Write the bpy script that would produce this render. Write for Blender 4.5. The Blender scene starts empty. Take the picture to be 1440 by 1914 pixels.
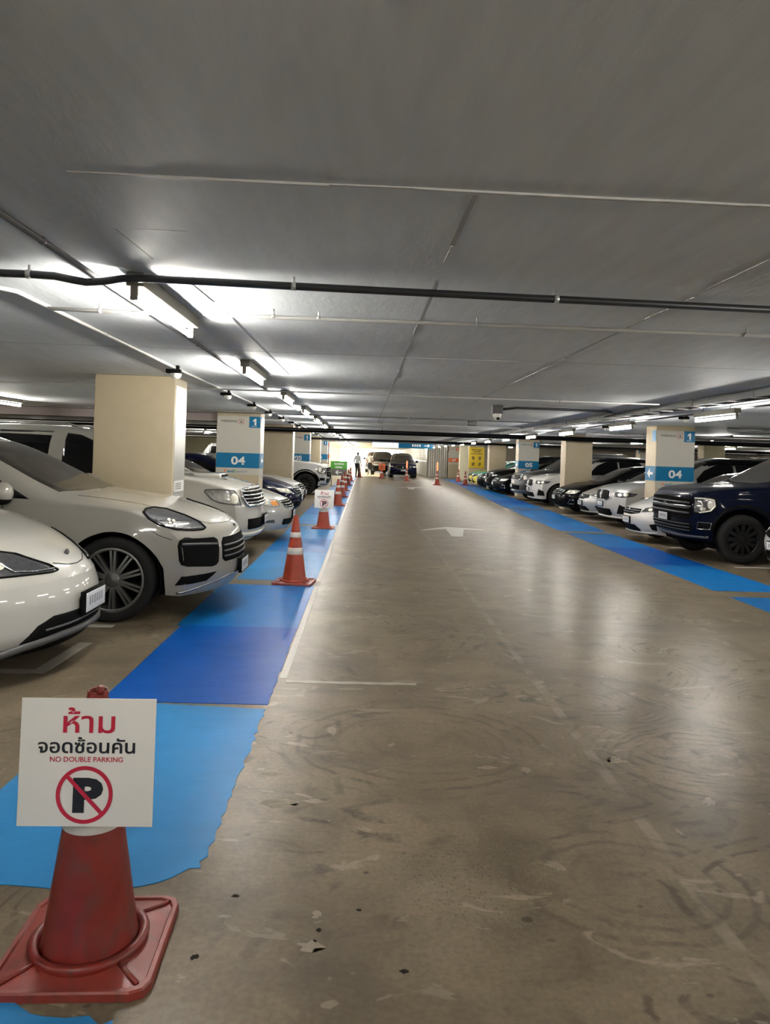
import bpy, bmesh, math, random
from mathutils import Vector, Matrix
from mathutils.bvhtree import BVHTree
random.seed(7)
SC = bpy.context.scene
COL = SC.collection
PI = math.pi

# ------------------------------------------------------------------ camera
CAM_H, F_PX, CX, CY = 1.55, 1400.0, 720.0, 851.0
PSI, RHO = math.atan(38 / 1400), 0.032
_f = Vector((math.sin(PSI), math.cos(PSI), 0)); _r0 = Vector((math.cos(PSI), -math.sin(PSI), 0)); _u0 = Vector((0, 0, 1))
_r = math.cos(RHO) * _r0 + math.sin(RHO) * _u0
_u = math.cos(RHO) * _u0 - math.sin(RHO) * _r0
cd = bpy.data.cameras.new('camera'); cam = bpy.data.objects.new('camera', cd); COL.objects.link(cam)
m = Matrix.Identity(4)
for i in range(3):
    m[i][0] = _r[i]; m[i][1] = _u[i]; m[i][2] = -_f[i]
m.translation = Vector((0, 0, CAM_H)); cam.matrix_world = m
cd.sensor_fit = 'AUTO'; cd.sensor_width = 36.0; cd.lens = F_PX / 1914 * 36.0
cd.shift_x = 0.0; cd.shift_y = -(1914 / 2 - CY) / 1914
cd.clip_start = 0.05; cd.clip_end = 400
SC.camera = cam

# ------------------------------------------------------------------ world, sun, exposure
w = bpy.data.worlds.new('sky'); SC.world = w; w.use_nodes = True
bg = w.node_tree.nodes['Background']; bg.inputs[0].default_value = (0.86, 0.92, 1.0, 1); bg.inputs[1].default_value = 6.0
sd = bpy.data.lights.new('sun', 'SUN'); sd.energy = 60.0; sd.angle = 0.01; sd.color = (1.0, 0.93, 0.74)
so = bpy.data.objects.new('sun', sd); COL.objects.link(so); so.rotation_euler = (0, math.radians(-64), 0)
vs = SC.view_settings
SC.display_settings.display_device = 'sRGB'
vs.view_transform = 'Standard'; vs.look = 'None'; vs.gamma = 1.0; vs.use_curve_mapping = False
vs.exposure = 0.22
TUBE = 250.0            # emission of the ceiling tubes
SC.cycles.use_denoising = True
SC.cycles.max_bounces = 6; SC.cycles.diffuse_bounces = 4; SC.cycles.glossy_bounces = 3; SC.cycles.transmission_bounces = 2; SC.cycles.transparent_max_bounces = 4
SC.cycles.use_adaptive_sampling = True; SC.cycles.adaptive_threshold = 0.05; SC.cycles.caustics_reflective = False; SC.cycles.caustics_refractive = False
SC.cycles.sample_clamp_indirect = 6.0

CZ = 2.40              # ceiling height

# ------------------------------------------------------------------ materials
MATS = {}
def nodes_of(mt):
    nt = mt.node_tree; return nt, nt.nodes, nt.links, nt.nodes['Principled BSDF']
def mat(name, col, rough=0.5, metal=0.0, coat=0.0, noise=0.0, scale=20.0, bump=0.0, emit=None, spec=0.5, ior=1.5):
    if name in MATS: return MATS[name]
    mt = bpy.data.materials.new(name); mt.use_nodes = True
    nt, N, L, b = nodes_of(mt)
    b.inputs['Base Color'].default_value = (*col, 1); b.inputs['Roughness'].default_value = rough
    b.inputs['Metallic'].default_value = metal; b.inputs['Coat Weight'].default_value = coat
    b.inputs['Coat Roughness'].default_value = 0.04
    b.inputs['Specular IOR Level'].default_value = spec
    if noise or bump:
        tc = N.new('ShaderNodeTexCoord'); nz = N.new('ShaderNodeTexNoise'); nz.inputs['Scale'].default_value = scale; nz.inputs['Detail'].default_value = 6
        L.new(tc.outputs['Object'], nz.inputs['Vector'])
        if noise:
            mx = N.new('ShaderNodeMix'); mx.data_type = 'RGBA'; mx.blend_type = 'MIX'
            mx.inputs[6].default_value = (*[c * (1 - noise) for c in col], 1); mx.inputs[7].default_value = (*[min(1, c * (1 + noise)) for c in col], 1)
            L.new(nz.outputs['Fac'], mx.inputs[0]); L.new(mx.outputs[2], b.inputs['Base Color'])
        if bump:
            bp = N.new('ShaderNodeBump'); bp.inputs['Strength'].default_value = bump; bp.inputs['Distance'].default_value = 0.01
            L.new(nz.outputs['Fac'], bp.inputs['Height']); L.new(bp.outputs[0], b.inputs['Normal'])
    if emit:
        b.inputs['Emission Color'].default_value = (*emit[0], 1); b.inputs['Emission Strength'].default_value = emit[1]
    MATS[name] = mt
    return mt
def paint(name, col, metal=0.0, rough=0.35, coat=1.0, spec=0.2):
    return mat('paint_' + name, col, rough, metal, coat=coat, noise=0.03, scale=6, spec=spec)

M_WHITE = paint('white', (0.50, 0.495, 0.475)); M_PEARL = paint('pearl', (0.43, 0.425, 0.39))
M_CHALK = paint('chalk', (0.30, 0.285, 0.255)); M_SILVER = paint('silver', (0.46, 0.46, 0.455), 0.5, 0.3)
M_NAVY = paint('navy', (0.002, 0.004, 0.013), coat=0.22, spec=0.03); M_BLACK = paint('black', (0.002, 0.002, 0.003), coat=0.3, spec=0.03); M_DKBLUE = paint('dark_blue', (0.003, 0.004, 0.02), coat=0.35, spec=0.03)
M_GREY = paint('grey', (0.06, 0.063, 0.066), 0.4, 0.32)
M_GLASS = mat('tinted_glass', (0.003, 0.003, 0.004), 0.06, spec=0.35)
M_SHIELD = mat('windscreen_glass', (0.045, 0.04, 0.036), 0.10, spec=0.4, noise=0.35, scale=2)
M_RUBBER = mat('tyre_rubber', (0.012, 0.012, 0.012), 0.8, spec=0.2, noise=0.3, scale=40, bump=0.1)
M_PLAST = mat('black_plastic', (0.006, 0.006, 0.006), 0.7, spec=0.03)
M_PGREY = mat('grey_plastic', (0.06, 0.06, 0.06), 0.5, noise=0.15)
M_WELL = mat('wheel_well', (0.004, 0.004, 0.004), 0.9, spec=0.05)
M_CHROME = mat('chrome', (0.75, 0.75, 0.75), 0.12, 1.0)
M_ALLOY = mat('alloy', (0.42, 0.42, 0.41), 0.25, 0.9)
M_ALLOYB = mat('black_alloy', (0.015, 0.015, 0.015), 0.25, 0.3)
M_LAMPD = mat('headlamp_dark', (0.05, 0.05, 0.055), 0.12, coat=1.0, noise=0.6, scale=25)
M_LAMPC = mat('headlamp_clear', (0.60, 0.59, 0.54), 0.15, 0.3, coat=1.0, noise=0.45, scale=30)
M_LAMPM = mat('headlamp_grey', (0.26, 0.255, 0.24), 0.15, 0.3, coat=1.0, noise=0.7, scale=22)
M_LENS = mat('lamp_lens', (0.82, 0.80, 0.68), 0.1, coat=1.0)
M_AMBER = mat('amber_lens', (0.85, 0.33, 0.06), 0.15, coat=1.0)
M_RED = mat('red_lens', (0.45, 0.02, 0.02), 0.15, coat=1.0)
M_PLATE = mat('number_plate', (0.62, 0.64, 0.66), 0.4, noise=0.12, scale=60)
M_SMUDGE = mat('plate_print', (0.26, 0.27, 0.29), 0.5, noise=0.4, scale=90)
M_SEAM = mat('panel_gap', (0.02, 0.02, 0.02), 0.8)

# ------------------------------------------------------------------ mesh tools
class MB:
    def __init__(s): s.v = []; s.f = []; s.mi = []; s.smooth = []
    def add(s, vs, fs, mi=0, smooth=False):
        o = len(s.v); s.v += [tuple(p) for p in vs]
        for f in fs: s.f.append(tuple(i + o for i in f)); s.mi.append(mi); s.smooth.append(smooth)
        return s
    def box(s, x0, x1, y0, y1, z0, z1, mi=0):
        return s.add([(x0,y0,z0),(x1,y0,z0),(x1,y1,z0),(x0,y1,z0),(x0,y0,z1),(x1,y0,z1),(x1,y1,z1),(x0,y1,z1)],
                     [(0,3,2,1),(4,5,6,7),(0,1,5,4),(1,2,6,5),(2,3,7,6),(3,0,4,7)], mi)
    def bbox(s, x0, x1, y0, y1, z0, z1, b=0.01, mi=0):      # chamfered box
        bm = bmesh.new(); bmesh.ops.create_cube(bm, size=1)
        for v in bm.verts: v.co = Vector(((x0+x1)/2 + v.co.x*(x1-x0), (y0+y1)/2 + v.co.y*(y1-y0), (z0+z1)/2 + v.co.z*(z1-z0)))
        bmesh.ops.bevel(bm, geom=bm.edges[:], offset=b, segments=2, profile=0.6, affect='EDGES')
        bm.verts.index_update()
        s.add([v.co for v in bm.verts], [[v.index for v in f.verts] for f in bm.faces], mi, True); bm.free(); return s
    def tube(s, pts, r, n=8, cap=True, mi=0, smooth=True):
        pts = [Vector(p) for p in pts]; vs = []; fs = []
        up = Vector((0, 0, 1)); prev = None
        for i, p in enumerate(pts):
            t = (pts[min(i+1, len(pts)-1)] - pts[max(i-1, 0)]).normalized()
            a = prev if prev is not None else (up if abs(t.z) < 0.9 else Vector((1, 0, 0)))
            a = (a - t * a.dot(t)).normalized(); b = t.cross(a); prev = a
            rr = r[i] if isinstance(r, (list, tuple)) else r
            for k in range(n):
                an = 2*PI*k/n; vs.append(p + a*math.cos(an)*rr + b*math.sin(an)*rr)
        for i in range(len(pts)-1):
            for k in range(n):
                k2 = (k+1) % n; fs.append((i*n+k, i*n+k2, (i+1)*n+k2, (i+1)*n+k))
        if cap: fs.append(tuple(range(n-1, -1, -1))); fs.append(tuple((len(pts)-1)*n + k for k in range(n)))
        return s.add(vs, fs, mi, smooth)
    def lathe(s, prof, n=24, c=(0,0,0), axis='z', mi=0, smooth=True, a0=0.0, a1=2*PI):
        full = abs(a1-a0-2*PI) < 1e-6; m_ = n if full else n+1
        vs = []; fs = []
        for r, h in prof:
            for k in range(m_):
                an = a0 + (a1-a0)*k/n
                p = (r*math.cos(an), r*math.sin(an), h) if axis == 'z' else (r*math.cos(an), h, r*math.sin(an))
                vs.append((p[0]+c[0], p[1]+c[1], p[2]+c[2]))
        for i in range(len(prof)-1):
            for k in range(n):
                k2 = (k+1) % m_
                q = (i*m_+k, i*m_+k2, (i+1)*m_+k2, (i+1)*m_+k)
                fs.append(q if axis == 'z' else q[::-1])
        return s.add(vs, fs, mi, smooth)
    def prism(s, poly, z0, z1, mi=0):                      # polygon in x,y
        n = len(poly)
        return s.add([(x, y, z0) for x, y in poly] + [(x, y, z1) for x, y in poly],
                     [tuple(range(n-1, -1, -1)), tuple(range(n, 2*n))] + [(i, (i+1) % n, n+(i+1) % n, n+i) for i in range(n)], mi)
    def ball(s, c, r, nu=14, nv=9, mi=0):
        prof = [(max(1e-4, math.cos(-PI/2+PI*i/nv)), math.sin(-PI/2+PI*i/nv)) for i in range(nv+1)]
        o = len(s.v); s.lathe(prof, nu, mi=mi)
        for i in range(o, len(s.v)): p = s.v[i]; s.v[i] = (c[0]+p[0]*r[0], c[1]+p[1]*r[1], c[2]+p[2]*r[2])
        return s
    def xf(s, M):
        s.v = [tuple(M @ Vector(p)) for p in s.v]; return s
    def mesh(s, name):
        me = bpy.data.meshes.new(name); me.from_pydata(s.v, [], s.f)
        for p, mi, sm in zip(me.polygons, s.mi, s.smooth): p.material_index = mi; p.use_smooth = sm
        me.update(); return me
    def obj(s, name, mt, parent=None, label=None):
        return link(name, s.mesh(name), mt, parent, label)
def link(name, me, mt, parent=None, label=None):
    o = bpy.data.objects.new(name, me); COL.objects.link(o)
    if mt is not None and len(me.materials) == 0:
        for x in (mt if isinstance(mt, (list, tuple)) else [mt]): me.materials.append(x)
    if parent: o.parent = parent
    if label: o['label'] = label
    return o
def tag(o, label, cat, group=None, kind=None):
    o['label'] = label
    if cat: o['category'] = cat
    if group: o['group'] = group
    if kind: o['kind'] = kind
    return o
def empty(name, loc=(0,0,0), rz=0.0):
    o = bpy.data.objects.new(name, None); COL.objects.link(o); o.location = loc; o.rotation_euler = (0, 0, rz); o.empty_display_size = 0.2
    return o
def copy_tree(o, parent=None):
    c = o.copy(); COL.objects.link(c)
    if parent is not None: c.parent = parent
    for ch in list(o.children): copy_tree(ch, c)
    return c
def struct(o, label=None):
    o['kind'] = 'structure'
    if label: o['label'] = label
    return o
ORD = ['first','second','third','fourth','fifth','sixth','seventh','eighth','ninth','tenth','eleventh','twelfth','thirteenth','fourteenth','fifteenth','sixteenth','seventeenth','eighteenth','nineteenth','twentieth','twenty-first','twenty-second','twenty-third','twenty-fourth','twenty-fifth']

# flat lettering: text turned into a thin mesh that fills the box x0..x1, z0..z1 in the plane y = 0 facing -y
def text_mesh(txt, x0, x1, z0, z1, bold=0.0, keep=False, th=0.001):
    cu = bpy.data.curves.new('lettering', 'FONT'); cu.body = txt; cu.size = 1.0; cu.offset = bold; cu.resolution_u = 3; cu.extrude = 0.0
    o = bpy.data.objects.new('lettering', cu); COL.objects.link(o)
    dg = bpy.context.evaluated_depsgraph_get(); dg.update()
    me = bpy.data.meshes.new_from_object(o.evaluated_get(dg))
    bpy.data.objects.remove(o); bpy.data.curves.remove(cu)
    xs = [v.co.x for v in me.vertices]; ys = [v.co.y for v in me.vertices]
    if not xs: return me
    a, b, c, d = min(xs), max(xs), min(ys), max(ys)
    sx = (x1-x0)/max(1e-6, b-a); sz = (z1-z0)/max(1e-6, d-c)
    if keep: sx = sz
    for v in me.vertices:
        x, y = v.co.x, v.co.y
        v.co = Vector((x0 + (x-a)*sx, -th, z0 + (y-c)*sz))
    me.update(); return me

# ------------------------------------------------------------------ surfaces of the building
def pchip(pts):
    xs = [p[0] for p in pts]; ys = [p[1] for p in pts]; n = len(xs)
    h = [xs[i+1]-xs[i] for i in range(n-1)]; d = [(ys[i+1]-ys[i])/h[i] for i in range(n-1)]
    m_ = [d[0]] + [0 if d[i-1]*d[i] <= 0 else 2*d[i-1]*d[i]/(d[i-1]+d[i]) for i in range(1, n-1)] + [d[-1]]
    def f(x):
        if x <= xs[0]: return ys[0]
        if x >= xs[-1]: return ys[-1]
        i = 0
        while x > xs[i+1]: i += 1
        t = (x-xs[i])/h[i]; t2 = t*t; t3 = t2*t
        return (2*t3-3*t2+1)*ys[i] + (t3-2*t2+t)*h[i]*m_[i] + (-2*t3+3*t2)*ys[i+1] + (t3-t2)*h[i]*m_[i+1]
    return f

def nz(N, L, vec, scale, detail=6, dist=0.0, rough=0.55):
    n = N.new('ShaderNodeTexNoise'); n.inputs['Scale'].default_value = scale; n.inputs['Detail'].default_value = detail
    n.inputs['Distortion'].default_value = dist; n.inputs['Roughness'].default_value = rough
    if vec is not None: L.new(vec, n.inputs['Vector'])
    return n.outputs['Fac']
def ramp(N, L, src, stops, interp='LINEAR'):
    r = N.new('ShaderNodeValToRGB'); r.color_ramp.interpolation = interp; e = r.color_ramp.elements
    e[0].position, e[0].color = stops[0][0], (*stops[0][1], 1); e[1].position, e[1].color = stops[-1][0], (*stops[-1][1], 1)
    for p, c in stops[1:-1]: x = e.new(p); x.color = (*c, 1)
    L.new(src, r.inputs[0]); return r.outputs[0]
def g3(v): return (v, v, v)
def mixc(N, L, fac, a, b, mode='MIX'):
    x = N.new('ShaderNodeMix'); x.data_type = 'RGBA'; x.blend_type = mode
    for s_, i in ((fac, 0), (a, 6), (b, 7)):
        if isinstance(s_, (int, float)): x.inputs[i].default_value = s_
        elif isinstance(s_, tuple): x.inputs[i].default_value = (*s_, 1)
        else: L.new(s_, x.inputs[i])
    return x.outputs[2]
def mth(N, L, op, a, b=None, clamp=False):
    x = N.new('ShaderNodeMath'); x.operation = op; x.use_clamp = clamp
    for i, s_ in enumerate((a, b)):
        if s_ is None: continue
        if isinstance(s_, (int, float)): x.inputs[i].default_value = s_
        else: L.new(s_, x.inputs[i])
    return x.outputs[0]
def mapping(N, L, vec, scale=(1,1,1), loc=(0,0,0), rot=(0,0,0)):
    x = N.new('ShaderNodeMapping'); x.inputs['Scale'].default_value = scale; x.inputs['Location'].default_value = loc; x.inputs['Rotation'].default_value = rot
    L.new(vec, x.inputs['Vector']); return x.outputs[0]

def floor_material():
    mt = bpy.data.materials.new('worn_concrete'); mt.use_nodes = True; nt, N, L, b = nodes_of(mt)
    tc = N.new('ShaderNodeTexCoord'); P_ = tc.outputs['Object']
    big = nz(N, L, P_, 0.55, 4); mid = nz(N, L, P_, 2.6, 5, 0.6); fine = nz(N, L, P_, 45, 3)
    col = ramp(N, L, big, [(0.3, (0.128,0.100,0.066)), (0.5, (0.172,0.138,0.093)), (0.72, (0.232,0.190,0.135))])
    col = mixc(N, L, 0.55, col, ramp(N, L, mid, [(0.3, g3(0.42)), (0.5, g3(1.0)), (0.75, g3(1.45))]), 'MULTIPLY')
    col = mixc(N, L, 0.5, col, ramp(N, L, fine, [(0.3, g3(0.7)), (0.7, g3(1.25))]), 'MULTIPLY')
    # arcs left by the power trowel: contour lines of a slow noise, broken up
    slow = nz(N, L, mapping(N, L, P_, (0.85, 1.0, 1)), 0.8, 1, 0.9, 0.4)
    sn = mth(N, L, 'SINE', mth(N, L, 'ADD', mth(N, L, 'MULTIPLY', slow, 120.0), mth(N, L, 'MULTIPLY', mid, 9.0)))
    arcs = ramp(N, L, sn, [(0.35, g3(0)), (0.9, g3(1))])
    brk = ramp(N, L, nz(N, L, P_, 6.5, 4, 1.0), [(0.45, g3(0)), (0.60, g3(1))])
    msk = ramp(N, L, nz(N, L, mapping(N, L, P_, (1, 1, 1), (0.35, 0.9, 0)), 0.75, 1), [(0.44, g3(0)), (0.56, g3(1))])
    af = mth(N, L, 'MULTIPLY', mth(N, L, 'MULTIPLY', arcs, brk), msk)
    col = mixc(N, L, mth(N, L, 'MULTIPLY', af, 0.75), col, (0.060, 0.047, 0.034))
    def ring_at(cx, cy, rad, freq, seed):
        d = N.new('ShaderNodeVectorMath'); d.operation = 'DISTANCE'; L.new(mapping(N, L, P_, (1, 1.15, 1)), d.inputs[0]); d.inputs[1].default_value = (cx, cy*1.15, 0)
        q = mth(N, L, 'SINE', mth(N, L, 'ADD', mth(N, L, 'MULTIPLY', d.outputs['Value'], freq), mth(N, L, 'MULTIPLY', mid, 10.0)))
        return mth(N, L, 'MULTIPLY', ramp(N, L, q, [(0.3, g3(0)), (0.9, g3(1))]), ramp(N, L, d.outputs['Value'], [(rad*0.45, g3(0.25)), (rad*0.8, g3(1)), (rad, g3(0))])), d.outputs['Value']
    for cx, cy, rad, fq in ((0.34, 4.05, 0.80, 62.0), (1.85, 3.85, 0.62, 70.0), (1.05, 2.75, 0.5, 66.0)):
        rg_, _d = ring_at(cx, cy, rad, fq, 0)
        col = mixc(N, L, mth(N, L, 'MULTIPLY', mth(N, L, 'MULTIPLY', rg_, ramp(N, L, nz(N, L, P_, 5.0, 3, 0.6), [(0.40, g3(0)), (0.55, g3(1))])), 0.62), col, (0.060, 0.047, 0.034))
    # pale flaked patches
    fl = ramp(N, L, nz(N, L, mapping(N, L, P_, (1.0, 1.6, 1)), 3.4, 5, 1.2), [(0.63, g3(0)), (0.66, g3(1))])
    col = mixc(N, L, mth(N, L, 'MULTIPLY', fl, 0.35), col, (0.40, 0.35, 0.28))
    # pits
    vo = N.new('ShaderNodeTexVoronoi'); vo.inputs['Scale'].default_value = 62; L.new(P_, vo.inputs['Vector'])
    pit = ramp(N, L, vo.outputs['Distance'], [(0.14, g3(1)), (0.24, g3(0))])
    pm = ramp(N, L, nz(N, L, P_, 1.25, 4), [(0.54, g3(0)), (0.68, g3(1))])
    dp = N.new('ShaderNodeVectorMath'); dp.operation = 'DISTANCE'; L.new(P_, dp.inputs[0]); dp.inputs[1].default_value = (0.42, 2.80, 0)
    near_ = ramp(N, L, mth(N, L, 'ADD', dp.outputs['Value'], mth(N, L, 'MULTIPLY', mid, 0.3)), [(0.32, g3(1)), (0.62, g3(0))])
    pf = mth(N, L, 'MULTIPLY', pit, mth(N, L, 'MAXIMUM', mth(N, L, 'MULTIPLY', pm, 0.6), near_))
    col = mixc(N, L, mth(N, L, 'MULTIPLY', pf, 0.8), col, (0.03, 0.026, 0.02))
    # worn pale joint along the lane
    sx = N.new('ShaderNodeSeparateXYZ'); L.new(P_, sx.inputs[0])
    dx = mth(N, L, 'ABSOLUTE', mth(N, L, 'SUBTRACT', sx.outputs[0], 1.25))
    jt = ramp(N, L, dx, [(0.022, g3(1)), (0.034, g3(0))]); jb = ramp(N, L, nz(N, L, P_, 4.0, 6), [(0.42, g3(0)), (0.6, g3(1))])
    col = mixc(N, L, mth(N, L, 'MULTIPLY', mth(N, L, 'MULTIPLY', jt, jb), 0.4), col, (0.34, 0.30, 0.24))
    vo2 = N.new('ShaderNodeTexVoronoi'); vo2.inputs['Scale'].default_value = 7.0; L.new(mapping(N, L, P_, (1, 1.3, 1), (0.3, 0.1, 0)), vo2.inputs['Vector'])
    hole = ramp(N, L, mth(N, L, 'ADD', vo2.outputs['Distance'], mth(N, L, 'MULTIPLY', mth(N, L, 'SUBTRACT', mid, 0.5), 0.35)), [(0.06, g3(1)), (0.10, g3(0))])
    hm = ramp(N, L, nz(N, L, P_, 1.7, 1), [(0.52, g3(0)), (0.6, g3(1))])
    col = mixc(N, L, mth(N, L, 'MULTIPLY', mth(N, L, 'MULTIPLY', hole, hm), 0.8), col, (0.035, 0.030, 0.024))
    stn = ramp(N, L, nz(N, L, mapping(N, L, P_, (1, 1, 1), (3.1, 1.7, 0)), 1.1, 3, 0.4), [(0.52, g3(0)), (0.68, g3(1))])
    col = mixc(N, L, mth(N, L, 'MULTIPLY', stn, 0.45), col, (0.095, 0.078, 0.060))
    L.new(col, b.inputs['Base Color'])
    L.new(mth(N, L, 'ADD', mth(N, L, 'MULTIPLY', big, 0.10), 0.27), b.inputs['Roughness'])
    b.inputs['Specular IOR Level'].default_value = 0.14
    hgt = nz(N, L, mapping(N, L, P_, (1.0, 2.6, 1)), 2.4, 4, 0.0)
    bp = N.new('ShaderNodeBump'); bp.inputs['Strength'].default_value = 0.12; bp.inputs['Distance'].default_value = 0.02
    L.new(hgt, bp.inputs['Height']); L.new(bp.outputs[0], b.inputs['Normal'])
    return mt
def blue_material(name, c):
    mt = bpy.data.materials.new(name); mt.use_nodes = True; nt, N, L, b = nodes_of(mt)
    b.inputs['Specular IOR Level'].default_value = 0.08
    tc = N.new('ShaderNodeTexCoord'); P_ = tc.outputs['Object']
    a = nz(N, L, P_, 1.5, 6, 0.5); col = ramp(N, L, a, [(0.3, tuple(x*0.88 for x in c)), (0.7, tuple(min(1, x*1.10+0.004) for x in c))])
    L.new(col, b.inputs['Base Color'])
    L.new(mth(N, L, 'ADD', mth(N, L, 'MULTIPLY', nz(N, L, P_, 3.0, 6), 0.12), 0.285), b.inputs['Roughness'])
    bp = N.new('ShaderNodeBump'); bp.inputs['Strength'].default_value = 0.12; bp.inputs['Distance'].default_value = 0.02
    L.new(nz(N, L, mapping(N, L, P_, (1, 2.2, 1)), 3.0, 4), bp.inputs['Height']); L.new(bp.outputs[0], b.inputs['Normal'])
    return mt
def ceiling_material():
    mt = bpy.data.materials.new('painted_ceiling'); mt.use_nodes = True; nt, N, L, b = nodes_of(mt)
    tc = N.new('ShaderNodeTexCoord'); P_ = tc.outputs['Object']
    col = ramp(N, L, nz(N, L, P_, 0.7, 3), [(0.3, (0.83,0.88,0.92)), (0.7, (0.88,0.93,0.97))])
    st = ramp(N, L, nz(N, L, mapping(N, L, P_, (6, 1, 1)), 2.2, 3), [(0.35, g3(0.93)), (0.6, g3(1.04))]); col = mixc(N, L, 0.6, col, st, 'MULTIPLY')
    L.new(col, b.inputs['Base Color']); b.inputs['Roughness'].default_value = 0.62; b.inputs['Specular IOR Level'].default_value = 0.25
    vo = nz(N, L, mapping(N, L, P_, (3, 1, 1)), 7, 5, 0.0)
    bp = N.new('ShaderNodeBump'); bp.inputs['Strength'].default_value = 0.25; bp.inputs['Distance'].default_value = 0.012
    L.new(vo, bp.inputs['Height']); L.new(bp.outputs[0], b.inputs['Normal'])
    return mt
M_FLOOR = floor_material(); M_CEIL = ceiling_material()
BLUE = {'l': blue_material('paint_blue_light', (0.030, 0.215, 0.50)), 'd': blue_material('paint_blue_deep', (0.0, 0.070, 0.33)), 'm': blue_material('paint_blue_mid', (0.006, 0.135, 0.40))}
M_LINE = mat('road_white', (0.62, 0.61, 0.57), 0.5, noise=0.2, scale=14)
M_LINEW = mat('road_white_worn', (0.36, 0.33, 0.28), 0.5, noise=0.35, scale=9)
M_PILLAR = mat('cream_pillar_paint', (0.47, 0.40, 0.275), 0.5, noise=0.07, scale=9, bump=0.05)
M_PANEL = mat('sign_vinyl', (0.52, 0.51, 0.45), 0.38, noise=0.05, scale=4)
M_SIGNB = mat('sign_blue', (0.0, 0.150, 0.32), 0.35, noise=0.08, scale=4)
M_SIGNW = mat('sign_white', (0.80, 0.80, 0.78), 0.4)
M_SIGNG = mat('sign_grey', (0.13, 0.12, 0.11), 0.5)
M_TXTK = mat('lettering_black', (0.010, 0.012, 0.02), 0.4); M_TXTR = mat('lettering_crimson', (0.50, 0.015, 0.05), 0.4)
M_ORNG = mat('sign_orange', (0.75, 0.16, 0.05), 0.4); M_GRN = mat('sign_green', (0.10, 0.42, 0.06), 0.4); M_YEL = mat('sign_yellow', (0.70, 0.47, 0.03), 0.4)
M_ALU = mat('brushed_metal', (0.62, 0.62, 0.60), 0.28, 0.6, noise=0.08, scale=12)
M_STEEL = mat('galvanised_steel', (0.20, 0.20, 0.195), 0.42, 0.6, noise=0.2, scale=10)
M_CONDK = mat('dark_conduit', (0.030, 0.032, 0.036), 0.4, 0.2); M_CONDW = mat('painted_conduit', (0.48, 0.475, 0.46), 0.45); M_CONDG = mat('grey_conduit', (0.14, 0.14, 0.145), 0.45)
M_PIPEK = mat('black_pipe', (0.004, 0.004, 0.005), 0.6, spec=0.06)
M_WALLC = mat('cream_wall', (0.60, 0.55, 0.45), 0.6, noise=0.06, scale=1.2)
M_BEAM = mat('mauve_beam', (0.27, 0.23, 0.225), 0.6, noise=0.08, scale=2)
M_CORR = mat('white_sheet_steel', (0.62, 0.61, 0.57), 0.35, 0.2, noise=0.06, scale=3)
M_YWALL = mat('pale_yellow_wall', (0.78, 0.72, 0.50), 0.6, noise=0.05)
M_GROUND = mat('outdoor_concrete', (0.55, 0.52, 0.42), 0.7, noise=0.15, scale=1.5)

# ------------------------------------------------------------------ floor and its paint
X0, X1, Y0, Y1 = -26.0, 30.0, -9.0, 54.0
FLOOR = struct(MB().box(X0, X1, Y0, 112.0, -0.2, 0.0).obj('floor', M_FLOOR), 'worn brown-grey concrete floor of the parking hall')
struct(MB().box(X0, X1, 112.0, 190.0, -0.2, 0.0).obj('ground_outside', M_GROUND), 'sunlit concrete ground beyond the exit')
def rag(a, b, n, amp):                                     # ragged edge between two points
    out = []
    for i in range(n+1):
        t = i/n; k = 0 if i in (0, n) else 1
        out.append((a[0]+(b[0]-a[0])*t + k*random.uniform(-amp, amp), a[1]+(b[1]-a[1])*t + k*random.uniform(-amp, amp)))
    return out
def slab(name, poly, mt, z=0.003, label=None):
    vs = [(x, y, z) for x, y in poly] + [(x, y, -0.002) for x, y in poly]; n = len(poly)
    bm = bmesh.new(); v_ = [bm.verts.new(p) for p in vs]
    area = sum(poly[i][0]*poly[(i+1) % n][1]-poly[(i+1) % n][0]*poly[i][1] for i in range(n))
    f = bm.faces.new(v_[:n] if area > 0 else v_[:n][::-1]); bmesh.ops.triangulate(bm, faces=[f])
    for i in range(n):
        q = [v_[i], v_[n+i], v_[n+(i+1) % n], v_[(i+1) % n]]; bm.faces.new(q if area > 0 else q[::-1])
    me = bpy.data.meshes.new(name); bm.to_mesh(me); bm.free()
    return link(name, me, mt, FLOOR, label)
def strip(y0, y1, xl, xr, tone, e0=0.0, e1=0.0, er=0.0, el=0.0, lab=None):
    n = max(3, int((y1-y0)/0.06)) if er else 2
    p = rag((xl(y0), y0), (xr(y0), y0), 26 if e0 else 1, e0)[:-1] + rag((xr(y0), y0), (xr(y1), y1), n, er)[:-1] + rag((xr(y1), y1), (xl(y1), y1), 20 if e1 else 1, e1)[:-1] + rag((xl(y1), y1), (xl(y0), y0), 2, el)[:-1]
    slab('blue_paint_band', p, BLUE[tone], 0.003, lab)
LL = lambda y: -1.58 + 0.0*y; LR = lambda y: -0.56
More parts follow.
